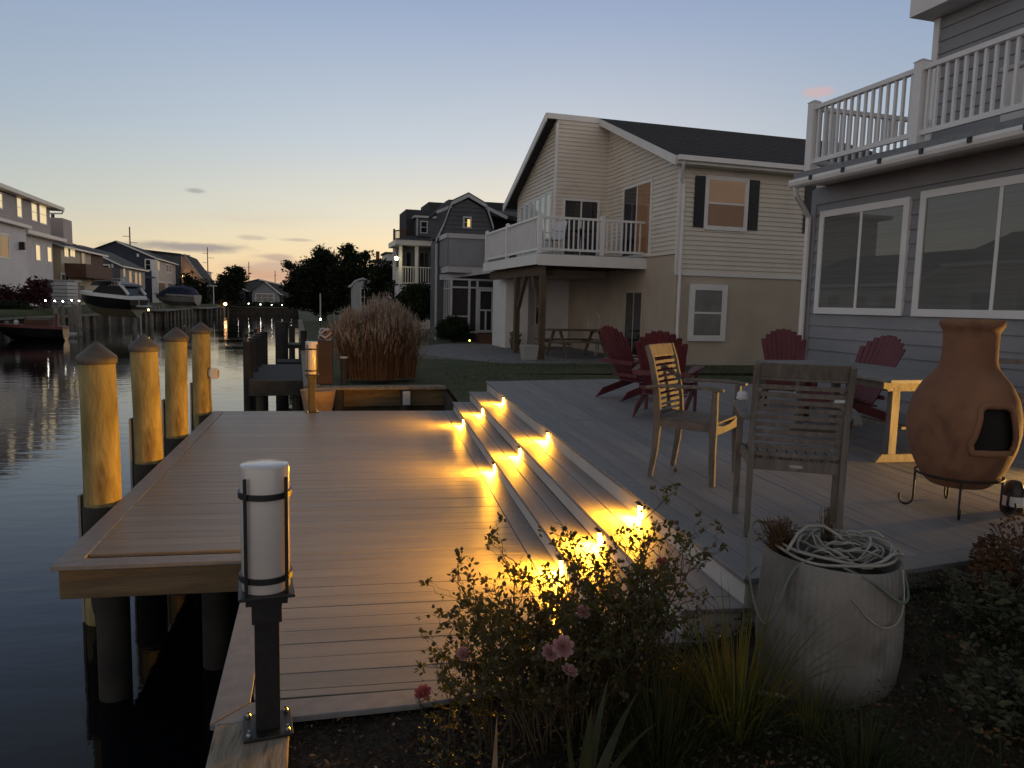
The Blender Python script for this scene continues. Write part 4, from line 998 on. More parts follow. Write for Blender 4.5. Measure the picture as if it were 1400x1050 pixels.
m.box(5.25, 5.95, 25.65, 25.74, 1.15, 1.2)
m.build('porch_frame', w_, T)
m = MB(); m.box(6.26, 6.80, 25.60, 25.65, .62, .70); m.box(6.26, 6.80, 25.60, 25.65, 1.38, 1.44); m.box(6.26, 6.80, 25.60, 25.65, 2.08, 2.16)
for v in (6.26, 6.50, 6.74): m.box(v, v + .06, 25.60, 25.65, .70, 1.38 if v == 6.50 else 2.08)
m.build('screen_door', M['trim_g'], T)
for k in range(4): MB().box(6.15, 7.05, 25.6 - .30 * (k + 1), 25.6 - .30 * k + .1, .2, .56 - .11 * k).build('step', M['brown'], T)
m = MB(); m.box(6.9, 7.15, 24.5, 25.7, .2, 2.6); m.build('side_wall', M['charc2'], T)
# porch house
UP = 38.0
T = thing('porch_house', 'pale two storey house with open upper porch, dark steep roof and bright porch lamp', 'house', (5.05, UP, .2), k=True)
m = MB(); m.box(5.3, 7.2, UP + .9, 42, .2, 4.6); m.build('wall', M['dgrey'], T)
siding(T, M['white_sid'], 'u', UP, -1, [(5.08, .2), (7.05, .2), (7.05, 2.45), (5.08, 2.45)], ex=.2, name='lower_wall')
siding(T, M['white_sid'], 'v', 5.08, -1, [(UP, .2), (40.6, .2), (40.6, 2.45), (UP, 2.45)], ex=.2, name='lower_wall')
m = MB(); m.box(5.1, 7.1, UP + .01, 40.6, 2.40, 2.5); m.build('porch_floor', M['trim_g'], T)
m = MB(); m.box(4.85, 7.05, UP - .25, 40.8, 4.52, 4.78); m.build('porch_eave', TW, T)
for v, u in ((5.14, UP + .06), (5.97, UP + .06), (6.85, UP + .06), (5.14, UP + 2.5)): MB().box(v - .08, v + .08, u - .08, u + .08, 2.5, 4.52).build('post', TW, T)
railing(T, [(5.14, UP + 2.5), (5.14, UP + .06), (6.85, UP + .06)], 2.5, .95, TW, sp=.13, post=.1)
m = MB(); m.hexa([(4.85, UP - .3, 4.78), (7.0, UP - .3, 4.78), (7.0, 41, 4.78), (4.85, 41, 4.78)], [(5.5, UP + 1, 5.1), (7, UP + 1, 5.1), (7, 41, 5.1), (5.5, 41, 5.1)])
m.box(5.6, 6.8, UP + 1.4, 42, 5.1, 6.5); m.box(6.8, 9, UP + 1.4, 42, 5.1, 6.95); m.build('roof', M['roof'], T)
m = MB(); m.box(6.05, 7.2, UP + .6, UP + 1.4, 5.05, 6.0); m.build('dormer', M['dgrey'], T)
m = MB(); m.box(5.9, 7.2, UP + .45, UP + 1.4, 6.0, 6.1); m.box(6.03, 6.10, UP + .55, UP + .6, 5.1, 6.0); m.build('dormer_trim', M['trim_g'], T)
window(T, 'u', UP + .6, -1, 6.22, 6.62, 5.2, 5.85, M['trim_g'], DK, tr=.06)
window(T, 'u', UP + .9, -1, 5.5, 5.9, 2.6, 4.3, M['dgrey'], DK, rows=1, tr=.08); window(T, 'u', UP + .9, -1, 6.2, 6.8, 2.6, 4.3, M['dgrey'], DK, rows=1, cols=2, tr=.08)
railing(T, [(4.95, UP + 1.2), (5.35, UP + .4)], 4.8, .55, M['brown'], sp=.12, post=.09)
# distant roof seen past the porch
T = thing('distant_house', 'small distant house with chimney just showing between the cedar and the porch lamp', 'house', (10.5, 90, .2), k=True)
m = MB(); m.box(9.2, 12.5, 90, 96, .2, 6.2); m.box(10.6, 12.5, 91, 96, 6.2, 7.4); m.build('wall', M['trim_g'], T)
m = MB(); slab(m, [(9.0, 89.7, 6.6), (12.7, 89.7, 6.4), (12.7, 97, 6.8), (9.0, 97, 6.8)], .3); m.box(10.4, 12.7, 90.8, 96, 7.4, 7.6); m.build('roof', M['roof'], T)
m = MB(); m.box(9.3, 9.7, 90.5, 91, 6.6, 7.6); m.build('chimney', M['brown'], T)
window(T, 'u', 90, -1, 10.2, 10.8, 5.0, 5.9, TW, DK)
# little white shed behind the reeds
T = thing('garden_shed', 'small white arched shed half hidden behind the dry grass', 'shed', (3.3, 45, .3), k=True)
battens(T, M['trim_g'], 'u', 45, -1, [(3.25, .3), (4.3, .3), (4.3, 2.55), (3.85, 2.85), (3.25, 2.6)], ex=.18)
m = MB(); m.box(3.26, 4.3, 45.02, 46.6, .3, 2.5); m.build('body_wall', M['trim_g'], T)
m = MB(); m.tube([(3.1, 45, 2.45), (3.4, 45, 2.8), (3.85, 45, 2.95), (4.2, 45, 2.8), (4.42, 45, 2.4)], .07, 6); m.tube([(3.1, 46.6, 2.45), (3.85, 46.6, 2.95), (4.42, 46.6, 2.4)], .07, 6)
slab(m, [(3.1, 45, 2.5), (3.85, 45, 2.98), (3.85, 46.7, 2.98), (3.1, 46.7, 2.5)], .05); slab(m, [(3.85, 45, 2.98), (4.42, 45, 2.45), (4.42, 46.7, 2.45), (3.85, 46.7, 2.98)], .05); m.build('roof', M['trim_g'], T)
window(T, 'u', 45, -1, 3.7, 4.15, 1.3, 2.4, TW, DK, cols=2, tr=.05)

# ================================================================== lamps and solar lights
E_W = em('white_led', (1, .93, .78), 22); E_Y = em('amber_bulb', (1, .62, .15), 30); E_O = em('orange_glow', (1, .5, .2), 12)
def lampost(pos, h, r, mat_, label, name='garden_light', cat='lamp', group=None, post=True):
    t = thing(name, label, cat, tuple(pos), 0, group)
    if post: MB().tube([(0, 0, 0), (0, 0, h)], .02 + r * .1, 6).build('post', M['black'], t)
    MB().lathe([(.001, -r), (r * .7, -r * .7), (r, 0), (r * .7, r * .7), (.001, r)], 12, (0, 0, h + r)).build('bulb', mat_, t, smooth=True)
    MB().lathe([(r * 1.3, 0), (r * .9, r * .5), (.001, r * .7)], 10, (0, 0, h + r * 2)).build('cap', M['black'], t)
    return t
def lp(px, py, u, h): q = ku(px, py, u); return P(q.x, q.y, q.z - h)
gl = 'solar lights along the opposite bank'
for i, (px, py) in enumerate(((62, 411), (75, 411.5), (86, 412), (98, 410.5), (108, 411.5))):
    lampost(lp(px, py, 53 + i * 1.0, .5), .45, .05, E_W, ('first (left end)', 'second', 'middle', 'fourth', 'last (right end)')[i] + ' of five white solar lights on the rail by the slatted fence', group=gl)
for i, (px, py) in enumerate(((193, 424.5), (203, 424))):
    lampost(lp(px, py, 66, .4), .35, .07, E_Y, ('yellowish dock light just behind the stern of the large motor boat', 'yellowish dock light a little right of the motor boat stern')[i], group=gl)
gl2 = 'white lights along the end of the canal'
for i, (px, py) in enumerate(((325.5, 414), (340, 415), (356, 416), (371.5, 416.5), (385.5, 417), (398, 417.5))):
    lampost(lp(px, py, 126.5, .7), .6, .08, E_W, ('tiny white light beside the pine at the canal end', 'white light under the dark bungalow at the canal end', 'brightest white light below the low grey house window band',
            'white light below the right part of the window band, canal end', 'white light below the side wall of the low grey house', 'white light under the cedar edge at the canal end')[i], group=gl2)
lampost(lp(438, 436, 30, .35), .3, .035, em('green_white_led', (.85, 1, .7), 40), 'greenish white path light on the lawn beneath the dark cedar', group=None)
lampost(lp(542, 356, 37.4, .0), .0, .10, em('porch_bulb', (1, .86, .45), 30), 'bright yellow lamp on the corner of the pale porch house', name='porch_lamp', post=False)
lampost(lp(247, 380, 149, .0), .0, .40, E_Y, 'amber wall lamp glowing on the blue grey house across the canal', name='wall_lamp', post=False)
lampost(lp(308, 418, 120, .2), .2, .25, E_O, 'low orange glowing lamp at the waterline left of the pine', name='fire_bowl', cat='fire bowl')
lampost(lp(642, 465, 24.2, .2), .15, .035, em('yellow_green_led', (.7, .8, .1), 4), 'dim yellow-green path light at the foot of the porch steps', group=None)
lampost(lp(251, 398, 118, .4), .3, .10, E_W, 'white dock lamp right of the blue boat cover', group=gl); 
lampost(lp(256, 398.5, 118, .4), .3, .10, E_Y, 'warm dock lamp by the palm, right of the blue boat cover', group=gl)

# ================================================================== utility poles
def pole(px, ytop, ybase, u, label, arms):
    a = ku(px, ytop, u); t = thing('utility_pole', label, 'pole', tuple(P(a.x, u, 0)), -TH, 'utility poles on the skyline')
    h = a.z; MB().tube([(0, 0, 0), (0, 0, h)], [.22, .13], 8).build('pole', M['brownpost'], t)
    for (x0, x1, z) in arms: MB().bar((x0, 0, h - z), (x1, 0, h - z), .12, .12).build('crossarm', M['brownpost'], t)
pole(177, 310, 350, 190, 'tall utility pole with two offset crossarms above the navy house', [(-1.5, 0, 2.2), (0, 1.6, 3.6)])
pole(283.5, 338, 390, 260, 'tall utility pole with several crossarms behind the small dark blue house', [(-1.5, .2, 2), (-.2, 2, 3.4), (-1.6, 0, 5)])
pole(340, 358, 395, 300, 'thin utility pole standing behind the low grey house roof', [(-.8, .8, 2)])
pole(376, 370, 395, 330, 'short thin utility pole right of the low grey house ridge', [(-.6, .6, 2)])
MB().tube([P(-.2, 52, 0), P(-.2, 52, 3)], .04, 6)
t = thing('flag_pole', 'thin grey pole on the lawn under the dark cedar', 'pole', tuple(P(ku(438, 400, 31).x, 31, .1)))
MB().tube([(0, 0, 0), (0, 0, 1.8)], .03, 6).build('pole', M['trim_g'], t)

# ================================================================== trees and shrubs
def leafmat(name, c1, c2, sc=1.5): return pm(name, c1, c2, scale=sc, rough=.8, spec=.2)
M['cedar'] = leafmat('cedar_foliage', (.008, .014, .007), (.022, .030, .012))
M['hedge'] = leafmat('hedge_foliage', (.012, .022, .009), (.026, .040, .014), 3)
M['maroon'] = leafmat('maroon_leaves', (.04, .014, .018), (.08, .03, .035), 4)
M['bark'] = pm('bark', (.05, .04, .03), (.09, .07, .05), scale=8, rough=.9, bump=.5)
def puff(mb, c, r, n, s, rnd, flat=.8, shell=.55):
    for _ in range(n):
        d = Vector((rnd.gauss(0, 1), rnd.gauss(0, 1), rnd.gauss(0, 1))).normalized() * (shell + (1 - shell) * rnd.random()) * 1
        p = Vector((c[0] + d.x * r[0], c[1] + d.y * r[1], c[2] + d.z * r[2]))
        a = Vector((rnd.gauss(0, 1), rnd.gauss(0, 1), rnd.gauss(0, flat))).normalized(); b = a.orthogonal().normalized(); b.rotate(Matrix.Rotation(rnd.random() * 6, 3, a))
        k = s * (.5 + rnd.random()); mb.add([p - a * k, p + b * k * .35, p + a * k, p - b * k * .35], [(0, 1, 2, 3)])
def tree(name, label, cat, blobs, leaf, base, s, seed, trunk_r=.15, dens=1.0, org=None, group=None):
    """blobs (v,u,z,rv,ru,rz) crown masses; base (v,u,z)"""
    rnd = random.Random(seed)
    t = thing(name, label, cat, base, k=True, group=group); mb = MB()
    for (v, u, z, rv, ru, rz) in blobs:
        area = (rv * ru + rv * rz + ru * rz) * 4
        nsub = max(10, int(area / (s * s) / 7))
        for _ in range(nsub):
            d = Vector((rnd.gauss(0, 1), rnd.gauss(0, 1), rnd.gauss(0, 1))).normalized() * (.55 + .5 * rnd.random())
            c = (v + d.x * rv, u + d.y * ru, z + d.z * rz); q = s * (1.8 + 2.2 * rnd.random())
            puff(mb, c, (q, q, q * .7), int(16 * dens), s, rnd)
        puff(mb, (v, u, z), (rv * .8, ru * .8, rz * .8), int(area / (s * s) * 1.1 * dens), s * 1.3, rnd, shell=.2)
    mb.build('crown', leaf, t)
    tm = MB(); zt = max(b[2] for b in blobs)
    tm.tube([(base[0], base[1], base[2] - .1), (base[0] + .05, base[1], lerp(base[2], zt, .5)), (blobs[0][0], blobs[0][1], zt)], [trunk_r, trunk_r * .7, trunk_r * .2], 8)
    for b in blobs: tm.tube([(base[0], base[1], lerp(base[2], b[2], .45)), (lerp(base[0], b[0], .6), lerp(base[1], b[1], .6), lerp(base[2], b[2], .8)), (b[0], b[1], b[2])], [trunk_r * .5, trunk_r * .3, trunk_r * .08], 6)
    tm.build('trunk', M['bark'], t)
    return t
def bpx(px, py, u, rx, ry): q = ku(px, py, u); d = u * 1.02 / 1000; return (q.x, u, q.z, rx * d, rx * d * .9, ry * d)
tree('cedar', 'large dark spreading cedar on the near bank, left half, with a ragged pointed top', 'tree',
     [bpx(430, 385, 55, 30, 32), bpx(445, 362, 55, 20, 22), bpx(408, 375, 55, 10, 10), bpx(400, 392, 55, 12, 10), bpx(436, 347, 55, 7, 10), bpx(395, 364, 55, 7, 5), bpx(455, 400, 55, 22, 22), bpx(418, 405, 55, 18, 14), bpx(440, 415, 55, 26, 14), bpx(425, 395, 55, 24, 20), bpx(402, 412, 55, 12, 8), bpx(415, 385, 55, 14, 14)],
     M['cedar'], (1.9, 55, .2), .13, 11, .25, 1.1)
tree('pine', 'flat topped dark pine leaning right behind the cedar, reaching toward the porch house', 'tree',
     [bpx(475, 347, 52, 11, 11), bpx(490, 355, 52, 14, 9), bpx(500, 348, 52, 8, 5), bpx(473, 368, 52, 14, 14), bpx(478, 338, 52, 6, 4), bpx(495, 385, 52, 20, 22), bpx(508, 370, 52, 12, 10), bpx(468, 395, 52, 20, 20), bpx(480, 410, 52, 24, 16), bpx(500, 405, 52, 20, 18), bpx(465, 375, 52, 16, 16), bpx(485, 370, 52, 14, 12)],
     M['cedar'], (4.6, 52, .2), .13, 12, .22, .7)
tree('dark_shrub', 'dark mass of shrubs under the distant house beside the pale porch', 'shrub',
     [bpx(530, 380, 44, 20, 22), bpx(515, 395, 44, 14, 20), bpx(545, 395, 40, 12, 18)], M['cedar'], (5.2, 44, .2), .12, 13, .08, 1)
tree('round_pine', 'bushy round pine at the end of the canal beside the dark bungalow', 'tree',
     [bpx(321, 378, 124, 12, 12), bpx(316, 395, 124, 12, 14), bpx(325, 370, 124, 6, 6), bpx(328, 385, 124, 8, 6), bpx(318, 408, 124, 10, 8)], M['cedar'], (-10.5, 124, .2), .30, 14, .3, 1)
for i, (px, y0, y1, u, lab) in enumerate(((268, 385, 412, 120, 'slim dark cypress against the peach wall'), (279, 386, 414, 122, 'slim dark cypress under the peach house eave'), (303, 375, 412, 122, 'tall slim dark cypress by the pale distant wall'), (295, 388, 412, 124, 'short slim dark cypress left of the tall one'))):
    tree('cypress', lab, 'tree', [bpx(px, lerp(y0, y1, .75), u, 4.5, 8), bpx(px, lerp(y0, y1, .45), u, 3.5, 8), bpx(px, lerp(y0, y1, .15), u, 1.8, 6)], M['cedar'], (ku(px, y1, u).x, u, .2), .25, 20 + i, .12, 1, group='slim cypresses on the opposite bank')
tree('palm', 'spiky dark palm like tree under the amber wall lamp', 'tree', [bpx(257, 382, 119, 7, 7), bpx(256, 392, 119, 9, 5)], M['cedar'], (-15.2, 119, .2), .35, 31, .15, .8)
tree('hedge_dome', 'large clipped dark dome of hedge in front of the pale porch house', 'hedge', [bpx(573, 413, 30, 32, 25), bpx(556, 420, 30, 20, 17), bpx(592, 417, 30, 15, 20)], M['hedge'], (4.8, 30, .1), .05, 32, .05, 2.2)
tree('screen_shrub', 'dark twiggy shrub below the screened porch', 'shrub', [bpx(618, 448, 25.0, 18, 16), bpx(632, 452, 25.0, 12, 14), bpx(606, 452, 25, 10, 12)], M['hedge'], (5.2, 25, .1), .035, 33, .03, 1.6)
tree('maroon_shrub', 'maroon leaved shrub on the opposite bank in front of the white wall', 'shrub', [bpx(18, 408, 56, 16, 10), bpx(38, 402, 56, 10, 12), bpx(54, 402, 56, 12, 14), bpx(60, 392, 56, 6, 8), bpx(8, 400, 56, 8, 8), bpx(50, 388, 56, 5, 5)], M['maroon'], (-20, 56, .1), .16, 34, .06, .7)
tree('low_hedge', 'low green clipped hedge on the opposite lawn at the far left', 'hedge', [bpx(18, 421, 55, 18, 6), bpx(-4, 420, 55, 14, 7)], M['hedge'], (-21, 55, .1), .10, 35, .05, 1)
for i, px in enumerate((350, 372, 392, 408)):
    tree('canal_shrub', ('low dark shrub under the left side of the low grey house', 'low dark shrub under the window band of the low grey house', 'low dark shrub under the side wall of the low grey house', 'low dark shrub between the low grey house and the cedar')[i], 'shrub', [bpx(px, 418, 127.6, 13, 4)], M['cedar'], (ku(px, 420, 127.6).x, 127.6, .1), .22, 40 + i, .05, .8, group='shrubs at the canal end')

# ================================================================== opposite bank: bulkheads, docks, boats
M['dockgrey'] = pm('grey_dock_timber', (.16, .15, .135), (.24, .225, .20), scale=2, rough=.85, bump=.3)
M['postgrey'] = pm('pale_dock_pile', (.20, .18, .15), (.30, .27, .23), scale=2, rough=.85, bump=.3, c3=(.08, .07, .06), s3=3)
t = thing('bulkhead', 'long dark timber bulkhead along the opposite bank of the canal', 'bulkhead', (bank(50), 50, 0), k=True)
m = MB(); m.hexa([(bank(8) + .1, 8, -2.5), (bank(8) + .2, 8, -2.5), (bank(130) + .2, 130, -2.5), (bank(130) + .1, 130, -2.5)], [(bank(8) + .1, 8, .05), (bank(8) + .2, 8, .05), (bank(130) + .2, 130, .05), (bank(130) + .1, 130, .05)]); m.build('sheeting', M['bulkd'], t)
m = MB(); m.hexa([(bank(8) - .1, 8, .05), (bank(8) + .35, 8, .05), (bank(130) + .35, 130, .05), (bank(130) - .1, 130, .05)], [(bank(8) - .1, 8, .14), (bank(8) + .35, 8, .14), (bank(130) + .35, 130, .14), (bank(130) - .1, 130, .14)]); m.build('cap_timber', M['dockgrey'], t)
for k in range(30):
    u = 20 + k * 3.6; MB().tube([(bank(u) + .4, u, -2.5), (bank(u) + .4, u, .0)], .14, 8).build('post', M['postgrey'], t)
t = thing('bulkhead', 'dark bulkhead closing the end of the canal below the white lights', 'bulkhead', (0, 126, 0), k=True)
m = MB(); m.box(-14, 6, 125.9, 126.1, -2.5, .15); m.build('sheeting', M['bulkd'], t)
m = MB(); m.box(-14, 6, 125.7, 126.2, .151, .25); m.build('cap_timber', M['dockgrey'], t)
def far_dock(label, v0, v1, u0, u1, z, posts):
    t = thing('canal_dock', label, 'dock', (v0, u0, 0), k=True, group='docks along the opposite bank')
    m = MB(); m.box(v0, v1, u0, u1, z - .12, z); m.build('walkway', M['dockgrey'], t)
    for (v, u, h) in posts: MB().tube([(v, u, -2.5), (v, u, h)], .14, 8).build('post', M['postgrey'], t)
def bpost(px, ytop, u): q = ku(px, ytop, u); return (q.x, u, q.z)
far_dock('grey timber dock with pale posts between the white rowing hull and the motor boat', -17.2, -14.6, 51.5, 53.0, .15, [bpost(76, 416, 51), bpost(85, 418, 52), bpost(96, 419, 51.5), bpost(101, 417, 53), bpost(108, 418, 51.2)])
far_dock('boat lift walkway in front of the motor boat', -15.9, -14.9, 53.0, 66.0, .12, [bpost(118, 432, 58), bpost(182, 425, 60), bpost(184, 427, 63), bpost(207, 428, 66)] + [(-15.2, 54 + k * 1.2, .0) for k in range(9)])
far_dock('timber dock with dense pale posts before the blue covered boat', -14.6, -12.2, 78, 96, .25, [bpost(px, 417 + (px % 3), 80 + (px - 205) * .35) for px in (207, 212, 217, 222)] + [bpost(px, 424, 86 + (px - 230) * .2) for px in (228, 233, 238, 243, 248, 253, 258)])
far_dock('last timber dock of the opposite bank below the cypresses', -12.3, -10.6, 98, 120, .25, [bpost(262, 412, 98), bpost(267, 418, 100), bpost(272, 419, 102), bpost(283, 420, 106), bpost(296, 418, 112)])
t = thing('white_boat_frame', 'white boat lift frame beside the stern of the motor boat', 'frame', (ku(191, 425, 64).x, 64, 0), k=True)
a = ku(191, 394, 64); m = MB(); m.tube([(a.x, 64, -1.5), (a.x, 64, a.z)], .05, 6); m.tube([(a.x, 64, a.z), (a.x - 1.0, 64, a.z)], .05, 6); m.build('frame', TW, t)
t = thing('boat_canopy_post', 'white dock light pole beside the slim cypresses', 'pole', tuple(P(ku(292, 400, 118).x, 118, .2)))
m = MB(); m.tube([(0, 0, 0), (0, 0, 3.1)], .07, 6); m.tube([(-.5, 0, 3.1), (.5, 0, 3.1)], .07, 6); m.build('pole', TW, t)
# slatted white fence box with grey lid
t = thing('slatted_fence', 'pale horizontal slat fence between the maroon shrub and the brown stairs', 'fence', (-20, 60, 0), k=True)
for (x0, x1, u, mt) in ((70, 92, 61, 'trim_g'), (92, 106, 61, 'trim_w')):
    m = MB(); a = ku(x0, 400, u).x; b = ku(x1, 400, u).x
    for k in range(8): z = .35 + k * .27; m.box(a, b, u, u + .08, z, z + .22)
    m.build('slats', M[mt], t)
t = thing('hot_tub', 'dark lidded tub behind the pale slat fence', 'tub', (ku(82, 400, 62.5).x, 63, .2), k=True)
o = ORG[t.name]; m = MB(); m.box(o.x - 1.0, o.x + 1.0, 62.2, 64, .2, 2.45); m.build('body', M['dgrey'], t); m = MB(); m.box(o.x - 1.1, o.x + 1.1, 62.1, 64.1, 2.45, 2.65); m.build('lid', M['charc2'], t, bevel=.05)

def boat(name, label, pos, rz, L, W, H, hull, gun, bottom, cover=None, group=None):
    """bow toward -x; keel at z = 0"""
    t = thing(name, label, 'boat', tuple(pos), rz, group)
    n = 14; lo = []; mid = []; top = []
    def st(k):
        s = k / n; x = -L / 2 + L * s
        w = W / 2 * (1 - (1 - min(1, s / .55)) ** 2.2) ** .8 if s < .55 else W / 2 * (1 - .06 * (s - .55))
        kz = H * .75 * (1 - min(1, s / .45)) ** 2.2; ch = H * (.40 + .35 * (1 - min(1, s / .6)) ** 1.6); gz = H * (.88 + .12 * (1 - s))
        return x, w, kz, ch, gz
    rb = []; rh = []; rg = []
    for k in range(n + 1):
        x, w, kz_, ch_, gz = st(k); w = max(w, .02); xo = -.12 * L * (1 - min(1, k / n / .35)) ** 2
        rb.append([Vector((x, -w * .82, ch_)), Vector((x, 0, kz_)), Vector((x, w * .82, ch_)), Vector((x, 0, ch_ + .02))])
        rh.append([Vector((x, -w * .82, ch_)), Vector((x, w * .82, ch_)), Vector((x + xo * .0, w, gz)), Vector((x, -w, gz))])
        rg.append([Vector((x + xo * .3, -w * 1.03, gz)), Vector((x + xo * .3, w * 1.03, gz)), Vector((x + xo * .3, w * .97, gz + .17 * H)), Vector((x + xo * .3, -w * .97, gz + .17 * H))])
    MB().loft(rb).build('hull_bottom', bottom, t); MB().loft(rh).build('hull', hull, t); MB().loft(rg).build('gunwale', gun, t)
    return t
M['blackhull'] = pm('black_gelcoat', (.008, .008, .011), (.012, .012, .016), scale=2, rough=.25)
M['whitehull'] = pm('white_gelcoat', (.78, .78, .8), (.82, .82, .82), scale=2, rough=.35)
M['tanhull'] = pm('tan_antifoul', (.26, .24, .16), (.33, .30, .21), scale=3, rough=.6)
M['canvas_b'] = pm('blue_canvas', (.010, .016, .045), (.018, .026, .06), scale=3, rough=.8)
M['greyhull'] = pm('grey_hull', (.20, .19, .19), (.26, .25, .25), scale=3, rough=.5)
M['redpaint'] = pm('dark_red_paint', (.12, .02, .022), (.16, .03, .03), scale=3, rough=.5)
q = ku(150, 425, 59)
bt = boat('motor_boat', 'black and white motor boat with black canopy raised on a lift across the canal', P(q.x, 59, .1), R_(-6), 5.2, 2.2, 1.6, M['blackhull'], M['whitehull'], M['tanhull'])
bt.rotation_euler = (0, R_(2), R_(-20)); bt.scale = (.88, .88, .92)
m = MB(); m.hexa([(-.9, -.95, 1.78), (2.2, -1.0, 1.75), (2.2, 1.0, 1.75), (-.9, .95, 1.78)], [(-.3, -.8, 2.35), (2.0, -.85, 2.4), (2.0, .85, 2.4), (-.3, .8, 2.35)]); m.build('windshield', M['blackhull'], bt)
m = MB(); m.path([(-1.0, 0, 2.35), (-.5, 0, 2.62), (.8, 0, 2.7), (2.0, 0, 2.55), (2.3, 0, 2.4)], 1.9, .06); m.build('canopy', M['black'], bt)
m = MB()
for s in (-1, 1): m.path([(1.6, s * .95, 2.6), (2.1, s * 1.0, 2.2), (2.5, s * 1.05, 1.8)], .16, .14, (0, 1, 0))
m.build('arch', M['whitehull'], bt)
m = MB(); m.box(2.9, 3.3, -.7, .7, .9, 1.0); m.tube([(3.1, -.6, 1.0), (3.1, -.6, 1.5), (3.1, .6, 1.5), (3.1, .6, 1.0)], .03, 6); m.build('swim_platform', M['trim_g'], bt)
q = ku(242, 412, 92)
b2 = boat('covered_boat', 'grey boat under a dark blue canvas cover on its lift', P(q.x, 92, .55), R_(-10), 4.8, 2.2, 1.2, M['greyhull'], M['greyhull'], M['greyhull'])
m = MB(); rings = []
for (x, w, z) in ((-2.3, .35, 1.25), (-1.6, .9, 1.75), (-.6, 1.05, 2.3), (.8, 1.1, 2.35), (1.9, 1.05, 2.1), (2.35, 1.0, 1.4)):
    rings.append([Vector((x, -w, 1.05)), Vector((x, -w * .8, z - .25)), Vector((x, 0, z)), Vector((x, w * .8, z - .25)), Vector((x, w, 1.05))])
m.loft(rings); m.build('cover', M['canvas_b'], b2)
q = ku(45, 455, 47)
b3 = boat('work_boat', 'small dark boat with red stripe and white fender moored by the green lawn', P(q.x, 47, -1.15), R_(6), 3.3, 1.3, .9, M['blackhull'], M['redpaint'], M['blackhull'])
m = MB(); m.box(-.3, .9, -.4, .4, .9, 1.3); m.build('console', M['brown'], b3); MB().lathe([(.001, 0), (.12, .05), (.13, .25), (.001, .36)], 10, (-.7, -.3, .95)).build('fender', M['plastic_w'], b3, smooth=True)
m = MB(); m.path([(1.1, 0, .2), (1.2, 0, .9), (1.25, 0, 1.65)], .3, .12, (1, 0, 0)); m.build('mast_board', M['redpaint'], b3)
q = ku(93, 452, 50)
b4 = boat('dinghy', 'small white dinghy floating at the foot of the pale dock posts', P(q.x, 50, -1.12), R_(160), 1.1, .5, .38, M['whitehull'], M['whitehull'], M['whitehull'])

# ================================================================== neighbour's dock and pilings
t = thing('neighbour_dock', 'dark weathered dock with a row of black piles beyond the far glass lamp', 'dock', (-.8, 15.4, 0), k=True)
M['dkwood'] = pm('dark_wet_wood', (.018, .017, .017), (.034, .032, .031), scale=2, rough=.8, bump=.3, stretch=(1, 5, 1))
m = MB()
for k in range(26): m.box(-.88, .18, 15.42 + k * .15, 15.42 + k * .15 + .142, -.04, 0)
m.build('deck_boards', M['dkwood'], t)
m = MB(); m.box(-.9, .18, 15.36, 15.41, -.3, .005); m.box(-.93, -.885, 15.4, 19.4, -.3, .0); m.build('fascia', M['bulkd'], t)
for v in (-.7, 0): MB().tube([(v, 15.6, -2.5), (v, 15.6, -.3)], .1, 10).build('support', M['bulkd'], t)
M['redlens'] = pm('red_lens', (.35, .06, .04), (.4, .08, .05), scale=4, rough=.4)
for i in range(5):
    u = 16.1 + i * 1.35; p_ = ku((339, 346.5, 351.5, 356, 361)[i], 480, u); zt = ku(340, (467, 462.5, 459, 456, 453)[i] + .0, u).z
    t = thing('black_pile', ('nearest', 'second', 'third', 'fourth', 'farthest')[i] + ' of the five black piles with small caps beside the dark dock', 'piling', (p_.x, u, 0), k=True, group='black piles of the dark dock')
    m = MB(); m.tube([(p_.x, u, -2.5), (p_.x, u, zt)], .10, 14); m.build('shaft', M['dkwood'], t, smooth=True, autos=40)
    m = MB(); m.tube([(p_.x - .03, u, zt), (p_.x - .03, u, zt + .07)], .012, 6); m.lathe([(.001, 0), (.035, .01), (.045, .09), (.001, .10)], 10, (p_.x - .03, u, zt + .07)); m.build('solar_cap', M['redlens'] if i == 3 else M['black'], t)
t = thing('mooring_frame', 'dark timber mooring posts and crossbeams in the water behind the dark dock', 'mooring', (-.4, 24, 0), k=True)
for (px, yt, u, r) in ((385, 440, 24, .20), (399, 446, 30, .12), (415, 452, 24, .10)):
    q = ku(px, yt, u); m = MB(); m.tube([(q.x, u, -2.5), (q.x, u, q.z)], r, 12); m.build('post', M['dkwood'], t, smooth=True, autos=40)
for (y, u) in ((471, 24), (495, 22)):
    a = ku(378, y, u); b = ku(432, y - 1, u); m = MB(); m.box(a.x, b.x, u, u + 1.2, a.z - .12, a.z); m.build('crossbeam', M['dkwood'], t)
# pot, chest and coil on the neighbour's corner
t = thing('storage_chest', 'reddish brown upright chest standing on the corner of the bulkhead behind the far lamp', 'chest', (.48, 14.35, .05), k=True)
m = MB(); m.box(.36, .66, 14.2, 14.6, .05, .88); m.build('body', pm('red_brown_plastic', (.035, .016, .012), (.055, .026, .018), scale=3, rough=.6), t, bevel=.02)
t = thing('rope_coil', 'orange and grey coiled rope heaped on the red brown chest', 'rope', (.5, 14.35, .88), k=True)
rnd = random.Random(5)
for k in range(5):
    m = MB(); c0 = (.48 + rnd.uniform(-.05, .08), 14.38, .93 + k * .03); m.tube([(c0[0] + .11 * math.cos(a), c0[1] + .1 * math.sin(a), c0[2] + .05 * math.sin(a * 2 + k)) for a in [2 * PI * i / 20 for i in range(22)]], .018, 6)
    m.build('coil', M['clay'] if k % 2 else M['trim_g'], t, smooth=True)
t = thing('corner_planter', 'tan tapered pot lit amber in front of the red brown chest', 'planter', (.36, 13.3, -.5), k=True); ORG[t.name] = None
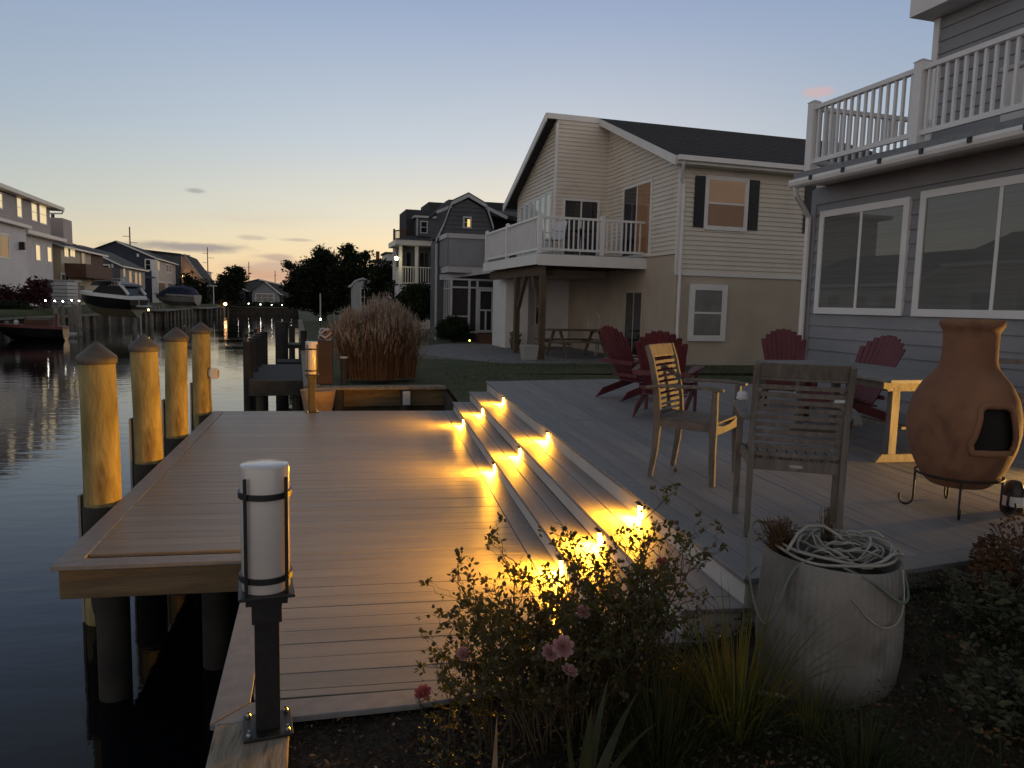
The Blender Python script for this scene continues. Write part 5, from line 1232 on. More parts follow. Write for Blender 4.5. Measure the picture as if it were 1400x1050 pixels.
MB().lathe([(.14, -.5), (.17, -.2), (.24, .2), (.30, .52), (.31, .56), (.27, .56), (.25, .5)], 24).build('pot', pm('tan_pot', (.36, .24, .14), (.44, .30, .18), scale=4, rough=.8, bump=.3, c3=(.2, .12, .07), s3=5), t, smooth=True, autos=50)
t = thing('round_post', 'grey round post with a pale cap at the left end of the pale bulkhead cap', 'post', (.85, 14.2, .0), k=True)
m = MB(); m.tube([(.86, 14.25, -.5), (.86, 14.25, .55)], .06, 12); m.build('shaft', M['dkwood'], t, smooth=True, autos=40); m = MB(); m.tube([(.86, 14.25, .55), (.86, 14.25, .58)], .075, 12); m.build('cap', M['trim_g'], t)

# ================================================================== under the beige balcony
t = thing('picnic_table', 'weathered wooden picnic table in the shade under the beige balcony', 'picnic table', (7.3, 18.6, .262), k=True, rot=R_(8)); ORG[t.name] = None
WD = pm('brown_picnic_wood', (.12, .085, .055), (.17, .125, .08), scale=2, rough=.8)  # one even brown timber colour
m = MB()
for k in range(5): m.box(-.9, .9, -.36 + k * .147, -.36 + k * .147 + .14, .71, .75)
m.build('tabletop', WD, t)
for s in (-1, 1):
    m = MB(); m.box(-.9, .9, s * .68 - .13, s * .68 + .13, .42, .46); m.build('bench', WD, t)
    for q in (-.6, .6): MB().bar((q, s * .62, 0), (q, s * .18, .71), .09, .04, (1, 0, 0)).build('leg', WD, t)
for q in (-.6, .6): MB().box(q - .02, q + .02, -.75, .75, .36, .42).build('brace', WD, t)
t = thing('planter_box', 'square pale planter tub beside the brown balcony post', 'planter', (5.62, 17.55, .255), k=True); ORG[t.name] = None
MB().hexa([(-.16, -.16, 0), (.16, -.16, 0), (.16, .16, 0), (-.16, .16, 0)], [(-.20, -.20, .38), (.20, -.20, .38), (.20, .20, .38), (-.20, .20, .38)]).build('tub', M['stone'], t, bevel=.01)
t = thing('flower_pot', 'small brown flower pot with leafy plant against the white storage wall', 'planter', (6.55, 21.9, .262), k=True); ORG[t.name] = None
MB().lathe([(.12, 0), (.19, .3), (.17, .31)], 16).build('pot', M['brown'], t, smooth=True); mb = MB(); puff(mb, (0, 0, .42), (.2, .2, .14), 120, .05, random.Random(3)); mb.build('foliage', M['hedge'], t)
t = thing('wicker_chair', 'pale hooped wicker chair behind the picnic table', 'chair', (8.2, 18.9, .262), k=True, rot=R_(190)); ORG[t.name] = None
m = MB(); m.tube([(.3, .3 * math.sin(a), .95 + .28 * math.cos(a)) for a in [2 * PI * i / 20 for i in range(22)]], .02, 6); m.build('back_hoop', M['stucco'], t, smooth=True)
m = MB(); m.tube([(.25 * math.cos(a), .28 * math.sin(a), .72) for a in [2 * PI * i / 20 for i in range(22)]], .02, 6); m.build('arm_hoop', M['stone'], t, smooth=True)
MB().lathe([(.001, .42), (.27, .42), (.27, .47), (.001, .47)], 20).build('seat', M['stone'], t)
for a in range(4): MB().tube([(.2 * math.cos(a * 1.57), .2 * math.sin(a * 1.57), .42), (.24 * math.cos(a * 1.57), .24 * math.sin(a * 1.57), 0)], .02, 6).build('leg', M['stone'], t)
t = thing('potted_plant', 'small bare potted plant by the beige house corner behind the red chairs', 'planter', (8.35, 16.0, .26), k=True); ORG[t.name] = None
MB().lathe([(.10, 0), (.15, .26), (.13, .27)], 16).build('pot', M['brown'], t, smooth=True); mb = MB(); puff(mb, (0, 0, .5), (.16, .16, .22), 160, .05, random.Random(4), shell=.1); mb.build('foliage', M['maroon'], t)
# ================================================================== planting near the camera
M['rleaf'] = pm('rose_leaf', (.028, .032, .010), (.065, .060, .020), scale=9, rough=.55, spec=.35, c3=(.09, .035, .015), s3=12, a3=.6)
M['rstem'] = pm('rose_stem', (.06, .04, .024), (.10, .075, .04), scale=12, rough=.7)
M['petal'] = pm('pink_petal', (.36, .21, .21), (.46, .30, .30), scale=30, rough=.6)
M['petal_d'] = pm('deep_pink_petal', (.33, .08, .09), (.42, .13, .14), scale=30, rough=.6)
M['gblade'] = pm('grass_blade', (.05, .065, .014), (.11, .11, .03), scale=6, rough=.6, spec=.3)
M['gblade_d'] = pm('dark_grass_blade', (.02, .03, .010), (.045, .055, .018), scale=6, rough=.6, spec=.3)
M['lily'] = pm('broad_leaf', (.025, .04, .014), (.06, .06, .025), scale=5, rough=.5, stretch=(6, 6, 1), c3=(.13, .08, .04), s3=3, a3=.7)
M['rust'] = pm('rust_leaf', (.06, .03, .014), (.14, .065, .028), scale=7, rough=.8, spec=.2)
M['deadleaf'] = pm('dead_leaf', (.16, .10, .06), (.30, .21, .13), scale=9, rough=.85)
M['plume'] = pm('dry_plume', (.36, .28, .22), (.48, .38, .31), scale=6, rough=.9, spec=.1)
M['drystem'] = pm('dry_reed_stem', (.13, .075, .045), (.20, .12, .075), scale=6, rough=.9, spec=.1)
def translucent(m, c, f=.45):
    nt = m.node_tree; N = nt.nodes; b = N['Principled BSDF']; o = N['Material Output']
    t = N.new('ShaderNodeBsdfTranslucent'); t.inputs[0].default_value = rgb(c); x = N.new('ShaderNodeMixShader'); x.inputs[0].default_value = f
    nt.links.new(b.outputs[0], x.inputs[1]); nt.links.new(t.outputs[0], x.inputs[2]); nt.links.new(x.outputs[0], o.inputs[0])
translucent(M['rleaf'], (.16, .17, .03), .35); translucent(M['petal'], (.7, .35, .35)); translucent(M['petal_d'], (.6, .15, .15)); translucent(M['gblade'], (.2, .2, .04)); translucent(M['gblade_d'], (.08, .09, .02), .3); translucent(M['lily'], (.12, .13, .03), .3)
M['gcov'] = pm('ground_cover_leaf', (.020, .027, .010), (.05, .052, .022), scale=9, rough=.55, spec=.35, c3=(.13, .06, .03), s3=7, a3=.7)
def blade(mb, p, d, L, w, bend, n=4):
    """flat tapering leaf from p, starting direction d, bowing over"""
    p = Vector(p); d = Vector(d).normalized(); side = d.cross(Vector((0, 0, 1)))
    side = side.normalized() if side.length > .05 else Vector((1, 0, 0)); pts = []
    q = p.copy()
    for i in range(n + 1):
        t = i / n; ww = w * (1 - t ** 1.6) * (.6 + .4 * min(1, t * 4)) + .0006
        pts.append((q - side * ww / 2, q + side * ww / 2)); q = q + d * (L / n); d = (d + Vector((0, 0, -bend / n * (1 + t)))).normalized()
    vs = [a for ab in pts for a in ab]; mb.add(vs, [(2 * i, 2 * i + 1, 2 * i + 3, 2 * i + 2) for i in range(n)])
def oval(mb, p, a, b, L, w):
    p, a, b = Vector(p), Vector(a).normalized(), Vector(b).normalized()
    n = a.cross(b) * w * .18
    mb.add([p, p + a * L * .3 + b * w * .42 + n, p + a * L * .7 + b * w * .38 + n, p + a * L, p + a * L * .7 - b * w * .38 + n, p + a * L * .3 - b * w * .42 + n, p + a * L * .5], [(0, 1, 6), (1, 2, 6), (2, 3, 6), (3, 4, 6), (4, 5, 6), (5, 0, 6)])
def rv(rnd): return Vector((rnd.gauss(0, 1), rnd.gauss(0, 1), rnd.gauss(0, 1))).normalized()
def rose_bush(name, label, base, xr, yr, n, hmax, seed, leaf=1.0, hfun=None, group=None):
    rnd = random.Random(seed); t = thing(name, label, 'bush', tuple(base), 0, group)
    st = MB(); lf = MB(); tips = []
    for k in range(n):
        s = rnd.uniform(-1, 1); p = Vector((s * xr * .55 + rnd.gauss(0, .03), rnd.uniform(-yr, yr) * .5, -.03))
        tgt = Vector((s * xr + rnd.gauss(0, .065), rnd.uniform(-yr, yr) * 1.2, hmax * (hfun(s) if hfun else 1) * (.55 + .5 * rnd.random())))
        def grow(p, q, r, lvl):
            pts = [p]; m_ = 5
            for i in range(1, m_ + 1):
                tt = i / m_; c = p.lerp(q, tt) + Vector((rnd.gauss(0, .012), rnd.gauss(0, .012), 0)) + Vector((0, 0, .05 * math.sin(tt * PI) * (q - p).length)); pts.append(c)
            st.tube(pts, [lerp(r, r * .45, i / m_) for i in range(m_ + 1)], 5, cap=False)
            for i in range(2, m_ + 1):
                if lvl < 2 and rnd.random() < (.75, .5)[lvl]:
                    d = (q - p).normalized() + rv(rnd) * .75; d.z = abs(d.z) * .8 + .15
                    grow(pts[i], pts[i] + d.normalized() * rnd.uniform(.07, .20) * (1, .7)[lvl], r * .55, lvl + 1)
                if rnd.random() < .85 * leaf:
                    for _ in range(rnd.randint(3, 7)):
                        a = rv(rnd); b = a.orthogonal(); b.rotate(Matrix.Rotation(rnd.random() * 6.3, 3, a)); o = pts[i] + rv(rnd) * .012
                        oval(lf, o, a, b, rnd.uniform(.014, .028), rnd.uniform(.009, .017))
            if lvl >= 1 and rnd.random() < .5: tips.append(pts[-1])
        grow(p, tgt, rnd.uniform(.003, .0055), 0)
    for q in tips:  # rose hips at the twig ends, built into the stems mesh
        r = rnd.uniform(.005, .009); st.lathe([(.001, -r), (r, -r * .3), (r * .9, r * .6), (.002, r * 1.4)], 6, q)
    st.build('stems', M['rstem'], t, smooth=True); lf.build('leaves', M['rleaf'], t)
    return t
G = lambda x, y: gh(x, y)
rb = rose_bush('rose_bush', 'twiggy rose bush with a few pink flowers silhouetted against the lit steps', (.77, 2.62, G(.77, 2.62)), .38, .26, 120, .66, 5, leaf=.48,
               hfun=lambda s: .80 + .34 * math.exp(-((s - .9) / .35) ** 2) + .1 * math.sin(s * 7))
rb2 = rose_bush('rose_bush', 'sparse small rose bush reaching left over the dock edge boards', (.40, 2.60, G(.40, 2.6)), .12, .10, 12, .46, 9, leaf=.45)
def rose(pos, r, label, mt, seed):
    r *= .78; t = thing('rose_flower', label, 'flower', tuple(pos), 0, 'pink roses on the bush'); rnd = random.Random(seed); m = MB()
    for layer in range(4):
        rr = r * (.35 + .22 * layer); n = 5 + layer
        for k in range(n):
            a = 2 * PI * k / n + layer * .6 + rnd.gauss(0, .1); d = Vector((math.cos(a), math.sin(a), 0)); s = Vector((-d.y, d.x, 0)); z0 = -r * .4; z1 = r * (.75 - .22 * layer)
            w = rr * 1.0; rows = []
            for i, (q, zz, ww) in enumerate(((.25, z0, .35), (.8, lerp(z0, z1, .45), .9), (1.05, lerp(z0, z1, .8), 1.0), (1.0 + .15 * layer, z1, .7))):
                rows.append([d * rr * q - s * w * ww * .5 + Vector((0, 0, zz)), d * rr * q * 1.12 + Vector((0, 0, zz)), d * rr * q + s * w * ww * .5 + Vector((0, 0, zz))])
            vs = [v for r_ in rows for v in r_]; m.add(vs, [(3 * i + j, 3 * i + j + 1, 3 * i + j + 4, 3 * i + j + 3) for i in range(3) for j in range(2)])
    T_ = Matrix.Rotation(rnd.uniform(.3, 1.1), 4, 'X') @ Matrix.Rotation(rnd.uniform(-.4, .4), 4, 'Y'); m.xf(T_)
    m.build('petals', mt, t, smooth=True); MB().tube([(0, 0, -r * .4), (rnd.gauss(0, .01), .01, -r * 1.5), (.0, .03, -.10)], .003, 5).build('stem', M['rstem'], t, smooth=True)
def rp(px, py, Y): d = ray(px, py); return CAM_P + d * (Y / d.y)
rose(rp(578, 946, 2.42), .026, 'deep pink rose lowest at the left end of the bush over the dock edge', M['petal_d'], 1)
rose(rp(634, 894, 2.45), .022, 'small backlit pink rose above the low deep pink one', M['petal'], 2)
rose(rp(770, 884, 2.18), .030, 'large pale pink rose at the top of the cluster of three', M['petal'], 3)
rose(rp(752, 892, 2.20), .024, 'faded pale rose at the left of the cluster of three', M['petal'], 4)
rose(rp(779, 916, 2.16), .024, 'pale pink rose hanging lowest in the cluster of three', M['petal'], 5)
rose(rp(798, 836, 2.5), .022, 'pink rose half hidden in the middle of the bush', M['petal'], 6)
rose(rp(905, 768, 2.5), .018, 'small pink rose near the top right of the bush', M['petal_d'], 7)

def tuft(name, label, base, n, L, spread, mt, seed, w=.006, bend=.9, cat='grass tuft', group=None):
    rnd = random.Random(seed); t = thing(name, label, cat, tuple(base), 0, group); m = MB()
    for k in range(n):
        a = rnd.uniform(0, 2 * PI); r = spread * rnd.random() ** .7; tilt = rnd.uniform(.05, .75)
        blade(m, (r * math.cos(a) * .6, r * math.sin(a) * .6, 0), (math.cos(a) * tilt, math.sin(a) * tilt, 1), L * rnd.uniform(.5, 1.1), w * rnd.uniform(.6, 1.3), bend * rnd.uniform(.3, 1.3), 5)
    m.build('blades', mt, t); return t
tuft('grass_tuft', 'bright green grass tuft in front of the concrete pot', (1.30, 2.36, G(1.3, 2.36)), 260, .56, .15, M['gblade'], 1, group='grass tufts in the bed')
tuft('grass_tuft', 'smaller yellow green grass tuft at the foot of the pot, right of the bright one', (1.55, 2.26, G(1.55, 2.26)), 110, .24, .12, M['gblade'], 2, group='grass tufts in the bed')
tuft('grass_tuft', 'dark fine leaved grass clump between the rose bush and the bright tuft', (.98, 2.28, G(.98, 2.28)), 300, .52, .18, M['gblade_d'], 3, w=.005, group='grass tufts in the bed')
tuft('grass_tuft', 'dark arching grass clump at the bottom right of the bed', (1.55, 1.98, G(1.5, 1.98)), 240, .28, .16, M['gblade_d'], 4, w=.005, bend=1.5, group='grass tufts in the bed')
tuft('grass_tuft', 'sparse dark grass clump at the right of the bed beyond the pot', (2.65, 2.35, G(2.65, 2.35)), 160, .26, .2, M['gblade_d'], 6, w=.005, bend=1.5, group='grass tufts in the bed')
t = thing('lily_plant', 'broad leaved plant with long folded leaves at the bottom of the picture', 'plant', (.64, 2.12, G(.64, 2.12)))
m = MB(); rnd = random.Random(8)
for (dx, dy, dz, L, w, b) in ((.05, .0, 1, .36, .06, .4), (.35, -.05, 1, .38, .055, .8), (-.5, .05, 1, .28, .04, 1.0), (.15, .1, 1, .42, .05, .5), (-.12, -.05, 1, .36, .045, .3), (.7, .0, .8, .3, .05, 1.2), (-.9, -.1, .8, .26, .04, 1.2), (.4, .25, 1, .40, .045, .6), (.0, -.3, .7, .22, .05, .9)):
    blade(m, (dx * .05, dy * .05, 0), (dx, dy, dz), L * 1.15, w * 1.15, b, 8)
m.build('leaves', M['lily'], t, smooth=True)
t = thing('lily_plant', 'withered upright stalk with folded brown leaf left of the broad leaves', 'plant', (.36, 2.16, G(.36, 2.16)))
m = MB(); 
for (dx, dy, dz, L, w, b) in ((.02, 0, 1, .40, .030, .15), (-.12, .0, 1, .34, .02, .3), (.1, .05, 1, .25, .02, .6)): blade(m, (dx * .05, 0, 0), (dx, dy, dz), L, w, b, 7)
m.build('leaves', M['deadleaf'], t)
# leafy ground cover and rust coloured shrub at the right
def scatter(name, label, cat, region, n, L, mats, seed, z0=0, zr=.1, kind=None, group=None):
    rnd = random.Random(seed); t = thing(name, label, cat, (region[0], region[2], 0), 0, group)
    if kind: t['kind'] = kind
    for mi, mt in enumerate(mats):
        m = MB()
        for k in range(n // len(mats)):
            x = rnd.uniform(region[0], region[1]); y = rnd.uniform(region[2], region[3]); clump = .5 + .5 * math.sin(x * 9 + mi) * math.sin(y * 8 + 1)
            z = G(x, y) + z0 + zr * rnd.random() * (.3 + clump); a = rv(rnd); a.z *= .6; a.normalize(); b = a.orthogonal(); b.rotate(Matrix.Rotation(rnd.random() * 6.3, 3, a)); k2 = rnd.uniform(.5, 1.2)
            oval(m, (x - region[0], y - region[2], z), a, b, L * k2, L * .6 * k2)
        o = m.build('leaves', mt, t)
        if kind: o['kind'] = kind
    return t
def stuff(name, label, cat, region, n, L, mt, seed, z0=0, zr=.1, hole=None):
    rnd = random.Random(seed); m = MB(); k = 0
    while k < n:
        x = rnd.uniform(region[0], region[1]); y = rnd.uniform(region[2], region[3])
        if hole and hole(x, y): k += 1; continue
        clump = .5 + .5 * math.sin(x * 8 + seed) * math.sin(y * 7 + 1)
        z = G(x, y) + z0 + zr * rnd.random() * (.25 + clump); a = rv(rnd); a.z *= .5; a.normalize(); b = a.orthogonal(); b.rotate(Matrix.Rotation(rnd.random() * 6.3, 3, a)); q = rnd.uniform(.4, 1.3)
        oval(m, (x, y, z), a, b, L * q, L * .6 * q); k += 1
    o = m.build(name, mt); tag(o, label, cat, kind='stuff'); return o
potc = (1.81, 2.60)
nopot = lambda x, y: (x - potc[0]) ** 2 + (y - potc[1]) ** 2 < .34 ** 2 or (x < 1.72 and y > 3.05) or y > 3.1 + max(0, (x - 2.5) * .2)
stuff('mulch', 'dark shredded bark mulch with fallen leaves beside the bulkhead', 'mulch', (-.40, .9, 1.6, 2.92), 9000, .018, M['mulch'], 1, .0, .02)
stuff('fallen_leaves', 'pale fallen leaves and petals scattered over the dark mulch', 'leaves', (-.38, 1.0, 1.8, 2.95), 420, .022, M['deadleaf'], 2, .01, .02)
stuff('ground_cover', 'low dark green ground cover in the flower bed', 'ground cover', (.15, 3.6, 1.6, 3.3), 17000, .021, M['gcov'], 3, .0, .14, nopot)
stuff('brown_ground_cover', 'rusty low foliage among the green ground cover', 'ground cover', (.9, 3.9, 1.6, 3.3), 3200, .018, M['rust'], 4, .0, .15, nopot)
m = MB(); rnd = random.Random(91); k = 0
while k < 6500:
    x = rnd.uniform(.7, 3.8); y = rnd.uniform(1.7, 3.2)
    if nopot(x, y): k += 1; continue
    q = .5 + .5 * math.sin(x * 6.3 + 1) * math.sin(y * 5.1); k += 1
    if rnd.random() > q + .25: continue
    blade(m, (x, y, G(x, y)), (rnd.gauss(0, .5), rnd.gauss(0, .5), .8), rnd.uniform(.06, .22), rnd.uniform(.002, .005), rnd.uniform(.5, 2.2), 4)
o = m.build('bed_grass', M['gblade_d']); tag(o, 'thin arching dark grass growing through the flower bed', 'grass', kind='stuff')
for i, (x, y, r, mt, lab) in enumerate(((2.62, 2.62, .24, 'gcov', 'low dark leafy perennial in the bed just right of the concrete pot'), (2.95, 2.30, .26, 'rleaf', 'low bushy dark plant near the right edge in front of the rusty shrub'),
        (2.15, 2.02, .20, 'gcov', 'low leafy plant at the bottom below the edging pipes'), (1.12, 2.62, .16, 'rleaf', 'small dark leafy plant between the rose bush and the pot'))):
    t = thing('leafy_perennial', lab, 'plant', (x, y, G(x, y)), 0, 'low leafy plants in the bed'); lf_ = MB(); st_ = MB()
    for k in range(60):
        a = rnd.uniform(0, 6.3); q = Vector((math.cos(a) * r * rnd.random() * 1.2, math.sin(a) * r * rnd.random() * 1.2, r * rnd.uniform(.4, 1.15))); st_.tube([(q.x * .2, q.y * .2, 0), q * .6 + Vector((0, 0, .02)), q], [.003, .002, .001], 4, cap=False)
        for _ in range(16):
            o_ = q * rnd.uniform(.45, 1.05) + rv(rnd) * .02; a_ = rv(rnd); a_.z = abs(a_.z) * .5; oval(lf_, o_, a_, a_.orthogonal(), rnd.uniform(.02, .045), rnd.uniform(.01, .022))
    st_.build('stems', M['rstem'], t); lf_.build('leaves', M[mt], t)
rs = thing('rust_shrub', 'rust brown leafy shrub at the right edge below the raised deck', 'shrub', (3.12, 2.85, G(3.1, 2.85)))
mb = MB(); rnd = random.Random(15)
for _ in range(46):
    d = rv(rnd); c = Vector((d.x * .26, d.y * .2, .20 + d.z * .2)); 
    for _ in range(60):
        o = c + rv(rnd) * .075; a = rv(rnd); b = a.orthogonal(); oval(mb, o, a, b, rnd.uniform(.018, .035), .018)
mb.build('leaves', M['rust'], rs)
m = MB()
for k in range(16): a = k * .4; m.tube([(0, 0, 0), (.1 * math.cos(a), .1 * math.sin(a), .15), (.25 * math.cos(a), .2 * math.sin(a), .34)], .004, 5)
m.build('stems', M['rstem'], rs)
# edging pipes
for i, (a, b, z, lab) in enumerate((((1015, 944), (1225, 968), .13, 'pale edging pipe lying just in front of the concrete pot'), ((1045, 1002), (1170, 1000), .09, 'shorter pale edging pipe half buried below the long one'))):
    p0 = at(*a, z); p1 = at(*b, z); t = thing('edging_pipe', lab, 'pipe', tuple(p0), 0, 'pale edging pipes')
    MB().tube([(0, 0, 0), tuple((p1 - p0) / 2 + Vector((0, 0, -.01))), tuple(p1 - p0)], .010, 8).build('pipe', M['pvc'], t, smooth=True)
# ================================================================== concrete pot with heaped hose
zb = G(*potc) - .09
pot = thing('concrete_pot', 'large pale ribbed concrete pot heaped with white hose at the corner of the raised deck', 'planter', (potc[0], potc[1], zb))
pot.scale = (.84, .84, 1.03)
m = MB(); rings = []; prof = [(.27, 0), (.29, .05), (.314, .13), (.328, .23), (.328, .34), (.322, .45), (.312, .55), (.305, .585), (.298, .595), (.288, .592), (.28, .57), (.278, .48)]
for r, z in prof:
    rings.append([Vector(((r + .0022 * math.cos(a * 60) * (1 if .02 < z < .58 else 0)) * math.cos(a) + .0, (r + .0022 * math.cos(a * 60)) * math.sin(a), z + .006 * math.sin(a * 2 + .6) * (z > .5))) for a in [2 * PI * k / 240 for k in range(240)]])
m.loft(rings, cap=True); m.build('pot_body', M['concrete'], pot, smooth=True, autos=60)
MB().lathe([(.001, .50), (.276, .50), (.276, .505), (.001, .52)], 32).build('soil', M['soil'], pot)
hs = thing('garden_hose', 'tangled white garden hose coiled on the pot with loops hanging down its side', 'hose', (potc[0], potc[1], zb + .61))
hs.scale = (.84, .84, .9)
rnd = random.Random(21)
def loop(cx, cy, r, z, ph, ecc=1.0, n=26, amp=.015, arc=2 * PI):
    return [(cx + r * math.cos(ph + arc * k / n) * 1.0, cy + r * ecc * math.sin(ph + arc * k / n), z + amp * math.sin(3 * arc * k / n + ph) + amp * .6 * math.sin(5 * arc * k / n)) for k in range(n + 1)]
m = MB()
m.tube(loop(.0, 0, .275, .022, .3, 1.0, 60, .006, 2 * PI), .0066, 8)
m.tube(loop(.01, .005, .262, .034, 1.3, .98, 60, .008, 2 * PI * 1.4), .0066, 8)
for k in range(11):
    m.tube(loop(.06 + rnd.uniform(-.05, .07), rnd.uniform(-.05, .05), rnd.uniform(.09, .20), .022 + rnd.uniform(-.02, .035), rnd.uniform(0, 6), rnd.uniform(.6, 1), 34, rnd.uniform(.008, .022), 2 * PI * rnd.uniform(.6, 1.2)), rnd.choice((.005, .0066)), 8)
m.tube([(-.27, -.05, .03), (-.19, .0, .09), (-.12, .03, .115), (-.03, .04, .11), (.04, .02, .07), (.06, .0, .04)], .008, 8)
m.build('coil', M['hose'], hs, smooth=True)
def hang(pts, r, mt):
    # smooth the control points
    P_ = [Vector(p) for p in pts]
    for _ in range(3):
        Q = [P_[0]]
        for a, b in zip(P_, P_[1:]): Q += [a.lerp(b, .25), a.lerp(b, .75)]
        P_ = Q + [P_[-1]]
    m = MB(); m.tube(P_, r, 6); m.build('hanging_loop', mt, hs, smooth=True)
hang([(-.20, -.15, .03), (-.30, -.14, -.02), (-.36, -.14, -.22), (-.40, -.10, -.30), (-.43, -.02, -.15), (-.42, .05, .06), (-.36, .10, .14), (-.28, .12, .10)], .0065, M['hose_green'])
hang([(-.12, -.26, .02), (.0, -.32, -.03), (.12, -.33, -.12), (.20, -.29, -.13), (.25, -.2, -.06), (.26, -.1, .03)], .0065, M['hose_green'])
hang([(-.1, -.31, -.10), (-.02, -.335, -.19), (.06, -.34, -.225), (.13, -.33, -.20), (.17, -.30, -.12), (.18, -.26, -.0)], .004, M['hose'])
hang([(.27, -.06, .02), (.30, -.02, -.06), (.34, 0, -.14), (.40, .02, -.175)], .005, M['hose'])
hang([(.27, .05, .02), (.34, .10, -.03), (.41, .12, -.10)], .006, M['hose_green'])
for (dx, dy, n, h, sp, mt, lab, cat, sd) in ((-.17, .05, 190, .20, .08, 'rust', 'bushy brown dried plant leaning out of the left of the concrete pot', 'plant', 1), (.02, .06, 60, .24, .035, 'rstem', 'thin grey dried stalks standing in the middle of the concrete pot', 'plant', 2)):
    t = thing('dried_plant', lab, cat, (potc[0] + dx, potc[1] + dy, zb + .55)); rnd = random.Random(sd); m = MB(); lf = MB()
    for k in range(n):
        a = rnd.uniform(0, 6.3); s = rnd.random(); q = Vector((math.cos(a) * sp * s + (-.05 if sd == 1 else -.01), math.sin(a) * sp * s, h * rnd.uniform(.5, 1))); mid = q * .5 + rv(rnd) * .012
        m.tube([(0, 0, 0), mid, q], [.0022, .0016, .0008], 4, cap=False)
        for _ in range(5 if sd == 1 else 2):
            o = mid.lerp(q, rnd.random()) + rv(rnd) * .008; a_ = rv(rnd); oval(lf, o, a_, a_.orthogonal(), rnd.uniform(.010, .022), .006)
    m.build('stems', M['rstem'], t); lf.build('leaves', M[mt], t)
# ================================================================== tall dry ornamental grass beyond the slip
t = thing('ornamental_grass', 'tall clump of dry ornamental grass with pale plumes beyond the slip', 'ornamental grass', (1.65, 15.6, .03), k=True); ORG[t.name] = None
rnd = random.Random(77); sm_ = MB(); pl = MB()
tufts = []
for q in range(46):
    a = rnd.uniform(0, 2 * PI); r = math.sqrt(rnd.random()); tufts.append((.72 * r * math.cos(a), .52 * r * math.sin(a), r, rnd.uniform(.86, 1.1), rnd.uniform(0, 2 * PI), rnd.uniform(.02, .16)))
for k in range(3800):
    tx, ty, r, hf, la, ll = tufts[k % 46]; x0, y0 = tx + rnd.gauss(0, .055), ty + rnd.gauss(0, .055)
    hh = (1.72 - .62 * r ** 2.6) * hf * rnd.uniform(.80, 1.05) * (1 if rnd.random() < .75 else rnd.uniform(.5, .9)); fl = 1.08 + .25 * rnd.random() ** 2
    x1 = x0 * fl + ll * math.cos(la) + rnd.gauss(0, .06); y1 = y0 * fl + ll * math.sin(la) + rnd.gauss(0, .06)
    p0 = Vector((x0, y0, 0)); p1 = Vector((lerp(x0, x1, .35), lerp(y0, y1, .35), hh * .5)); p2 = Vector((x1, y1, hh * .84)); w = rnd.uniform(.003, .007)
    s = Vector((rnd.gauss(0, 1), rnd.gauss(0, 1), 0)).normalized() * w
    sm_.add([p0 - s, p0 + s, p1 + s, p1 - s, p2 + s * .5, p2 - s * .5], [(0, 1, 2, 3), (3, 2, 4, 5)])
    if rnd.random() < .42:
        d = (Vector((x1 - x0, y1 - y0, hh * .9)).normalized() + Vector((rnd.gauss(0, .16), rnd.gauss(0, .16), 0))).normalized(); L_ = rnd.uniform(.14, .28)
        for i in range(9):
            dd = (d + rv(rnd) * .42).normalized(); blade(pl, p2 + d * L_ * .09 * i, dd, L_ * rnd.uniform(.3, .55), rnd.uniform(.008, .016), 1.0, 2)
    elif rnd.random() < .6: blade(sm_, p1 if rnd.random() < .6 else p2, (rnd.gauss(0, .6), rnd.gauss(0, .6), .7), rnd.uniform(.25, .6), .010, 2.4, 4)
sm_.build('stems', M['drystem'], t); pl.build('plumes', M['plume'], t)
# lawn texture beyond the deck
rnd = random.Random(55); m = MB()
for k in range(9000):
    x = rnd.uniform(1.4, 8.5); y = rnd.uniform(12.2, 18)
    if P(0, 0).length > 1: pass
    blade(m, (x, y, gh(x, y) - .01), (rnd.gauss(0, .4), rnd.gauss(0, .4), 1), rnd.uniform(.03, .08), .006, .8, 2)
o = m.build('lawn_grass', M['gblade_d']); tag(o, 'short patchy lawn grass between the raised deck and the beige house', 'grass', kind='stuff')
# ================================================================== sky and sun
w = bpy.data.worlds.new('World'); scn.world = w; w.use_nodes = True
nt = w.node_tree; N = nt.nodes; L = nt.links; N.clear()
out = N.new('ShaderNodeOutputWorld'); bg = N.new('ShaderNodeBackground'); L.new(bg.outputs[0], out.inputs[0])
SUN_AZ = math.atan2(.35, 1.0); SUN_EL = R_(1.0)
SKY_S = 1.0
SKY_UP = [(0, (.80, .47, .26)), (.025, (.92, .62, .34)), (.06, (.92, .74, .45)), (.11, (.74, .71, .58)), (.20, (.53, .60, .66)), (.36, (.30, .39, .57)), (.52, (.20, .23, .28)), (1, (.16, .17, .19))]
SKY_SIDE = [(0, (.68, .46, .32)), (.025, (.68, .55, .38)), (.06, (.62, .57, .44)), (.11, (.48, .52, .50)), (.20, (.36, .44, .53)), (.36, (.24, .33, .50)), (.52, (.19, .22, .27)), (1, (.16, .17, .19))]
SKY_BACK = [(0, (.86, .76, .71)), (.08, (.98, .86, .79)), (.18, (.72, .66, .62)), (.36, (.30, .30, .31)), (.6, (.18, .19, .21)), (1, (.16, .17, .19))]
CLOUDS = [(265, 338, 80, 7, (.26, .25, .28), .85), (190, 336, 50, 5, (.33, .31, .30), .6), (375, 370, 70, 20, (.36, .28, .29), .6), (352, 376, 45, 8, (.60, .34, .22), .5), (268, 261, 16, 4, (.24, .26, .29), .6),
          (410, 328, 28, 3, (.38, .36, .33), .6), (345, 325, 20, 3, (.38, .36, .33), .5), (1118, 127, 21, 6, (.62, .40, .38), .6), (380, 352, 26, 5, (.40, .32, .30), .6), (480, 366, 60, 7, (.48, .34, .28), .4)]

